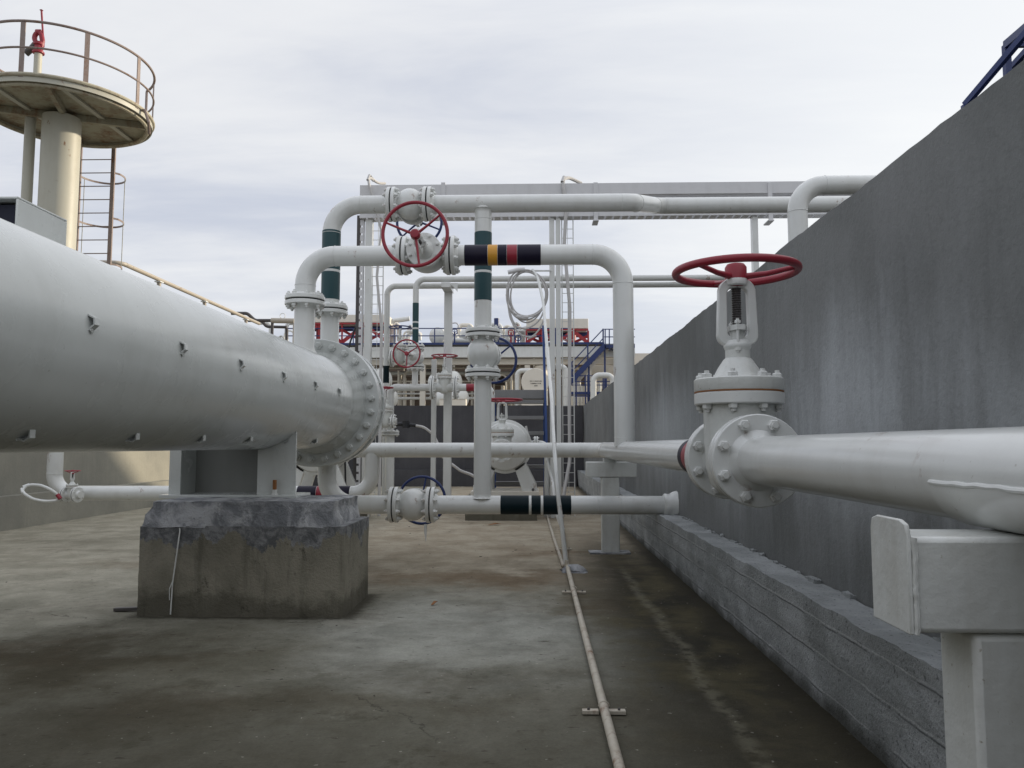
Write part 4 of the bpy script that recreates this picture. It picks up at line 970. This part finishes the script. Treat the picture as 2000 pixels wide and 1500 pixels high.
# ------------------------------------------------------------------ process area beyond the far wall
def pbox(px0, py0, px1, py1, d, dep, b=None):
    b = b or MB(); a = at(px0, py1, d); c = at(px1, py0, d); return b.box((a.x, d, a.z), (c.x, d + dep, c.z))
D = 45.0
PF = thing('process_platform', 'white steel deck with blue guard rail beyond the far wall', 'platform', (at(900, 700, D).x, D, 0))
pbox(530, 676, 1240, 699, D, .4).build('deck_beam', 'white_paint', PF)
pbox(530, 671, 1240, 675.6, D - .05, 7).build('deck_floor', 'grey_steel', PF)
pbox(530, 700, 1240, 713, D + .5, .4).build('deck_beam', 'cream_paint', PF)
pbox(640, 668, 1180, 674, D - .12, .06).build('toe_board', 'blue_paint', PF)
for py in (641.5, 656):
    a, b = at(560, py, D - .1), at(1112, py, D - .1); MB().bar(a, b, .055, .055).build('guard_rail', 'blue_paint', PF)
for px in (600, 690, 770, 849, 925, 1005, 1085, 1112):
    a, b = at(px, 670, D - .1), at(px, 641.5, D - .1); MB().bar(a, b, .06, .06, (0, 1, 0)).build('rail_post', 'blue_paint', PF)
for px in (560, 690, 826, 934, 1030, 1150, 1235):
    a = at(px, 713, D + .6); MB().box((a.x - .16, D + .5, 0), (a.x + .16, D + .8, a.z)).build('column', 'cream_paint', PF)
for px in (1030, 1150): MB().bar(at(px, 750, D + .7), at(px + 55, 705, D + .7), .12, .12).build('knee_brace', 'cream_paint', PF)
BW = thing('clad_building', 'brown clad building in shade under the white process deck', 'building', (at(900, 800, 53).x, 53, 0))
pbox(480, 690, 1290, 868, 53, 4).build('cladding', 'brown_clad', BW)
for py in (712, 733, 752): pbox(480, py, 1290, py + 2.2, 52.9, .09).build('girt', 'cream_paint', BW)
pbox(1150, 690, 1290, 760, 52.5, .3).build('side_panel', 'cream_paint', BW)
for i, (py, th, d, m) in enumerate(((707, 3, 47, 'cream_paint'), (719, 3, 48, 'cream_paint'), (729, 7, 48.5, 'white_paint'), (745, 3, 47.5, 'cream_paint'), (769, 4, 47, 'white_paint'), (778, 6, 46.5, 'white_paint'))):
    t = far_pipe(['thin cream pipe just below the white deck beam', 'thin cream pipe second below the white deck beam', 'thick white pipe third below the white deck beam', 'thin cream pipe halfway below the white deck', 'thin white pipe above the lowest far pipe', 'lowest white pipe just over the far wall'][i], [(540, py, d), (1015, py, d)], th * d / 3000, m, post=True)
def cooler(label, x0, x1, yt, ym, yb, d):
    t = thing('fan_cooler', label, 'cooler', at((x0 + x1) / 2, yb, d), 'fan coolers on the deck')
    pbox(x0, yt, x1, ym, d, 3).build('housing', 'cream_paint', t, bevel=.03)
    fr = MB(); pbox(x0, ym + .3, x1, ym + 3.5, d - .05, .2, fr)
    k_ = 4
    for i in range(k_ + 1):
        px = x0 + (x1 - x0) * i / k_; pbox(px - 1.6, ym + 3.6, px + 1.6, yb, d - .02, .15, fr)
    fr.build('frame', 'red_steel', t)
    br = MB()
    for i in range(k_):
        pa, pb2 = x0 + (x1 - x0) * i / k_, x0 + (x1 - x0) * (i + 1) / k_
        br.bar(at(pa, ym + 4 if i % 2 else yb - 1, d + .1), at(pb2, yb - 1 if i % 2 else ym + 4, d + .1), .14, .20)
        br.bar(at(pa, yb - 1 if i % 2 else ym + 14, d + .6), at(pb2, ym + 14 if i % 2 else yb - 1, d + .6), .12, .16)
    br.build('braces', 'red_steel', t)
    pbox(x0 + 2, ym + 5, x1 - 2, ym + 17, d + 1.6, .1).build('fan_plenum', 'blue_paint', t)
    for i in range(2):
        c = at(x0 + (x1 - x0) * (.27 + .46 * i), (ym + yb) / 2 + 4, d + .9); MB().cyl(c - V((0, 0, .3)), c + V((0, 0, .3)), .28, 14).build('fan_motor', 'red_steel', t)
cooler('fan cooler with cream housing and red truss behind the tray posts', 578, 757, 614, 630, 670, D + 1.2)
cooler('fan cooler with cream housing on red frame beside the blue stair', 1028, 1149, 622, 642, 671, D + 1.2)
def drum(label, px, py, d, r, axis, L, post=True, mat='white_paint', name='process_drum'):
    c = at(px, py, d); ax = V(axis).normalized(); t = thing(name, label, 'drum', (c.x, c.y, 0), 'white drums beyond the far wall')
    MB().lathe([(0, r * .38), (r * .5, r * .33), (r * .85, r * .15), (r, 0), (r, -L), (r * .8, -L - r * .2), (0, -L - r * .4)], c, ax, 36).build('shell', mat, t)
    MB().lathe([(r * 1.02, -.12), (r * 1.07, -.12), (r * 1.07, -.02), (r * 1.02, -.02)], c, ax, 36).build('rim', mat, t)
    if post:
        zb = 0 if c.z < 6 else at(900, 671, d).z
        for k_ in (.2, .8):
            p = c - ax * L * k_; MB().box((p.x - r * .4, p.y - .1, zb), (p.x + r * .4, p.y + .1, p.z - r * .85)).build('saddle', mat, t)
    return t, c
drum('upper white drum end peeping past the bolted vessel flange', 748, 742, 42, .62, (.75, -.66, 0), 1.6)
drum('lower white drum end peeping past the bolted vessel flange', 762, 777, 40.5, .52, (.75, -.66, 0), 1.6)
drum('upper white drum end half hidden behind flanged gate valve', 888, 745, 42, .55, (.75, -.66, 0), 1.6)
drum('lower white drum end just over far wall by the banded pipe', 902, 777, 40.5, .50, (.75, -.66, 0), 1.6)
drum('cream tank standing on the deck behind the blue guard rail', 853, 656, D + 1.5, .50, (-.35, -.93, 0), 2.2)
t, c = drum('white tank end on deck near small red wheel behind rail', 905, 655, D + 2.6, .42, (-.8, -.5, 0), 2.0)
MB().torus(at(923, 657, D + .6), (0, 1, 0), .20, .03, 20, 6).cyl(at(923, 657, D + .6), at(923, 671, D + .6), .03, 8).build('valve_wheel', 'red_paint', t)
# drum with lettering
DT = thing('lettered_drum', 'white drum end with three small lines of dark lettering', 'drum', (at(1045, 745, 43).x, 43, 0))
c = at(1045, 746, 43); r = .78
ol = [(r * math.cos(R(-37 + 254 * i / 36)), r * math.sin(R(-37 + 254 * i / 36))) for i in range(37)]
MB().prism(ol, (c.x, 43, c.z), (1, 0, 0), (0, 0, 1), (0, 2.2, 0)).build('shell', 'cream_paint', DT, bevel=.03)
ik = MB(); rr_ = random.Random(3)
for py, x0, x1, hh in ((744.2, 1035, 1058, 1.5), (748.8, 1036.5, 1057, 1.7), (753.4, 1043.5, 1050, 1.6)):
    x_ = x0
    while x_ < x1:
        w_ = rr_.uniform(.7, 1.3); a = at(x_, py + hh / 2, 42.99); b = at(min(x1, x_ + w_), py - hh / 2 * rr_.uniform(.6, 1), 42.99)
        ik.box((a.x, 42.985, a.z), (b.x, 42.998, b.z)); x_ += w_ + rr_.choice((.3, .3, .35, 1.2))
ik.build('lettering', 'ink', DT)
a = at(1018, 763, 43); b = at(1070, 763, 43)
MB().box((a.x, 42.9, 0), (b.x, 45.2, a.z)).build('base', 'cream_paint', DT)
far_pipe('white looped pipe beside the lettered drum end', [(1010, 800, 43.2), (1010, 724, 43.2), (1040, 724, 43.2)], .14, 'white_paint', .3, post=False)
far_pipe('white cone topped pipe standing above lettered drum', [(1056, 800, 46), (1056, 715, 46)], .42, 'cream_paint', .3, post=False)
far_pipe('white arched pipe poking up over the wall below blue stair', [(1159, 800, 42), (1159, 733, 42), (1197, 733, 42), (1197, 800, 42)], .165, 'white_paint', .35, post=False, n=16)
far_pipe('slim white upright pipe behind the wire cable ladder', [(1105, 800, 43), (1105, 716, 43), (1085, 716, 43)], .16, 'white_paint', .3, post=False)
far_pipe('white riser with a branch on the deck near blue cap', [(990, 672, 47), (990, 640, 47), (1018, 640, 47)], .10, 'white_paint', .3, post=False)
far_pipe('white bent pipe on the deck behind thin green riser', [(765, 672, 48), (765, 627, 48), (800, 622, 48)], .16, 'white_paint', .3, post=False)
far_pipe('thin white swan neck pipe above deck tank', [(868, 640, 47), (873, 632, 47), (893, 630, 47), (897, 640, 47)], .05, 'tray_steel', .2, post=False)
far_pipe('white pipe lying on the deck behind small red wheel', [(880, 665, 47.5), (1000, 665, 47.5)], .16, 'white_paint', .3, post=False)
far_pipe('white deck pipe bundle left of right fan cooler', [(985, 655, 48.5), (1026, 655, 48.5)], .14, 'cream_paint', .3, post=False)
t = thing('vent_cap', 'small blue cylinder cap on deck above the green banded pipe', 'vent', at(970, 672, D + .3)); MB().cyl(at(970, 671, D + .3), at(970, 622, D + .3), .16, 14).build('vent_pipe', 'blue_paint', t)
# crowded small pipework under and on the far deck
rg = random.Random(5)
G1 = 'small white pipes crowded under the far deck'
def small_pipe(pts, r, mat, label, grp):
    P = [at(*p) for p in pts]; pp, _ = fillet(P, .25); o = MB().tube(pp, r, 10).build('small_pipe', mat); o['label'] = label; o['category'] = 'pipe'; o['group'] = grp
for i in range(26):
    px = rg.uniform(775, 1012) if i < 18 else rg.uniform(1075, 1150); d = rg.uniform(46, 51); y0 = rg.uniform(712, 755)
    z0 = at(px, 800, d); w_ = rg.choice((-1, 1)) * rg.uniform(12, 40)
    small_pipe([(px, 870 + 1.4 * 1500 / d, d), (px, y0, d), (px + w_, y0, d)] if i % 2 else [(px, 870 + 1.4 * 1500 / d, d), (px, y0, d)], rg.choice((.06, .08, .12)), rg.choice(('white_paint', 'cream_paint', 'cream_paint', 'beige_pipe')), 'pale pipe among the crowded pipework below the far white deck', G1)
G2 = 'small white pipes and stubs on the far deck'
for i in range(30):
    px = rg.choice((rg.uniform(758, 842), rg.uniform(880, 1026), rg.uniform(975, 1026), rg.uniform(520, 585))); d = rg.uniform(46.5, 50); y0 = rg.uniform(630, 660); w_ = rg.choice((-1, 1)) * rg.uniform(6, 26)
    small_pipe([(px, 671.5, d), (px, y0, d), (px + w_, y0, d), (px + w_, rg.uniform(y0 + 2, 670), d)], rg.choice((.05, .07, .10, .14)), rg.choice(('white_paint', 'white_paint', 'cream_paint', 'tray_steel', 'red_steel')), 'small bent pipe among the crowded pipework on the far deck', G2)
for i, (px, py) in enumerate(((888, 648), (942, 655), (998, 650), (1012, 660), (600, 655))):
    c = at(px, py, 46.2); b = MB().torus(c, (0, 1, 0), .17, .03, 18, 6); b.bar(c - V((.17, 0, 0)), c + V((.17, 0, 0)), .03, .03).bar(c - V((0, 0, .17)), c + V((0, 0, .17)), .03, .03).cyl(c, V((c.x, c.y, at(px, 671.5, 46.2).z)), .05, 8)
    o = b.build('small_valve', 'red_steel' if i % 3 else 'blue_paint'); o['label'] = 'tiny valve with a round wheel on the far deck, red or blue'; o['category'] = 'valve'; o['group'] = 'tiny valves on the far deck'
for i in range(9):
    px = 575 + i * 78; a = at(px, 700, 52.9); MB().box((a.x - .06, 52.82, 0), (a.x + .06, 52.99, a.z)).build('stanchion', 'cream_paint', BW)
for px0, px1, y0, y1 in ((585, 640, 738, 750), (800, 850, 716, 730), (948, 1003, 738, 750), (862, 905, 756, 768), (1085, 1110, 716, 730)):
    pbox(px0, y0, px1, y1, 52.85, .12).build('louvre', 'dark_steel', BW)
# blue stair
S = thing('steel_stair', 'blue railed white stair climbing to the far process deck', 'stair', at(1115, 760, D - 1))
ds_ = D - 1.4
MB().bar(at(1112, 748, ds_), at(1182, 674, ds_), .06, .30, (0, -1, 0) if False else (0, 0, 1)).build('stringer', 'blue_paint', S)
MB().bar(at(1116, 752, ds_ + .7), at(1186, 678, ds_ + .7), .06, .40).build('stringer', 'cream_paint', S)
for py in (0, 18): MB().bar(at(1117, 708 + py, ds_), at(1178, 643 + py, ds_), .06, .06).build('hand_rail', 'blue_paint', S)
for px, y0, y1 in ((1117, 748, 706), (1148, 716, 672), (1178, 678, 642)): MB().bar(at(px, y0, ds_), at(px, y1, ds_), .08, .08, (0, 1, 0)).build('rail_post', 'blue_paint', S)
st_ = MB()
for i in range(12): p = at(1114 + 70 * (i + .5) / 12, 748 - 74 * (i + .5) / 12, ds_); st_.box((p.x - .16, ds_, p.z - .02), (p.x + .16, ds_ + .7, p.z + .02))
st_.build('treads', 'grey_steel', S)
pbox(1178, 673, 1240, 679, ds_, 1.4).build('landing', 'blue_paint', S)
for py in (643, 658): MB().bar(at(1180, py, ds_), at(1240, py, ds_), .05, .05).build('landing_rail', 'blue_paint', S)
for px in (1182, 1190, 1215): MB().bar(at(px, 683, ds_), at(px, 643, ds_), .06, .06, (0, 1, 0)).build('rail_post', 'blue_paint', S)
for px in (1150, 1181): a = at(px, 712 if px < 1160 else 679, ds_ + .3); MB().box((a.x - .05, ds_ + .25, 0), (a.x + .05, ds_ + .35, a.z)).build('stair_leg', 'blue_paint', S)
# low blue platform
S = thing('service_platform', 'low blue railed service platform below the blue stair', 'platform', at(1145, 770, 43))
pbox(1112, 765, 1200, 770, 43, 1.5).build('deck_edge', 'blue_paint', S); 
for py in (734, 745, 752, 774): MB().bar(at(1112, py, 43), at(1200, py, 43), .05, .05).build('guard_rail', 'blue_paint', S)
for px in (1125, 1143, 1148, 1178, 1184): a = at(px, 732, 43); MB().box((a.x - .035, 42.97, 0), (a.x + .035, 43.03, a.z)).build('rail_post', 'blue_paint', S)
for i, px in enumerate((1120, 1130, 1137, 1156, 1170)):
    far_pipe(['first', 'second', 'third', 'fourth', 'fifth'][i] + ' short white upright pipe from the stair foot under service platform', [(px, 800, 46), (px, 742 + (i % 3) * 6, 46)], .14, 'white_paint', .2, post=False)
t = thing('junction_cabinet', 'grey box cabinet standing just over the far wall', 'cabinet', at(868, 790, 38)); pbox(858, 780, 910, 800, 38, .6).build('cabinet_body', 'cream_paint', t, bevel=.02); pbox(858.5, 779, 909.5, 779.9, 37.98, .7).build('lid', 'cream_paint', t)

# ------------------------------------------------------------------ litter on the floor
db = MB(); rg = random.Random(11)
for i in range(420):
    y_ = rg.uniform(2.2, 15); x_ = rg.uniform(-6, 1.55)
    if -3.6 < x_ < -1.5 and 6.6 < y_ < 8: continue
    s_ = rg.uniform(.0025, .007) * (1.7 if rg.random() < .12 else 1) * (.6 + y_ * .06); a = rg.uniform(0, 6.28)
    u = V((math.cos(a), math.sin(a), 0)); p = V((x_, y_, s_ * .2))
    db.bar(p - u * s_ * rg.uniform(.6, 2.2), p + u * s_, s_ * rg.uniform(.7, 1.5), s_ * .35)
bsdf('litter', lambda n: (n.mix(n.ramp(n.noise(n.obj(), 1.5, 2), .45, .6), (.035, .025, .018), (.28, .26, .22)), .9, None))
o_ = db.build('floor_debris', 'litter'); o_['kind'] = 'stuff'
def leaf(label, p, L, a):
    b = MB(); u = V((math.cos(a), math.sin(a), 0)); v = V((-u.y, u.x, 0)); p = V(p)
    ol = [(-L, 0), (-L * .5, L * .3), (L * .2, L * .38), (L, 0), (L * .3, -L * .33), (-L * .5, -L * .28)]
    b.prism(ol, p + V((0, 0, .008)), u, v, (0, 0, .004))
    for q_ in b.v: q_.z += .25 * abs((q_ - p).dot(v)) + .02 * (1 if (q_ - p).dot(u) > 0 else 0)
    tag(b.build('dead_leaf', 'rust_bolt'), label, 'leaf')
g0 = at(966, 1020, 14.6); leaf('curled brown leaf on floor below the dark banded low pipe', (g0.x, 14.6, 0), .13, .3)
g0 = at(847, 1175, 7.3); leaf('small curled dark leaf on the bare floor past the pedestal', (g0.x, 7.35, 0), .045, .9)
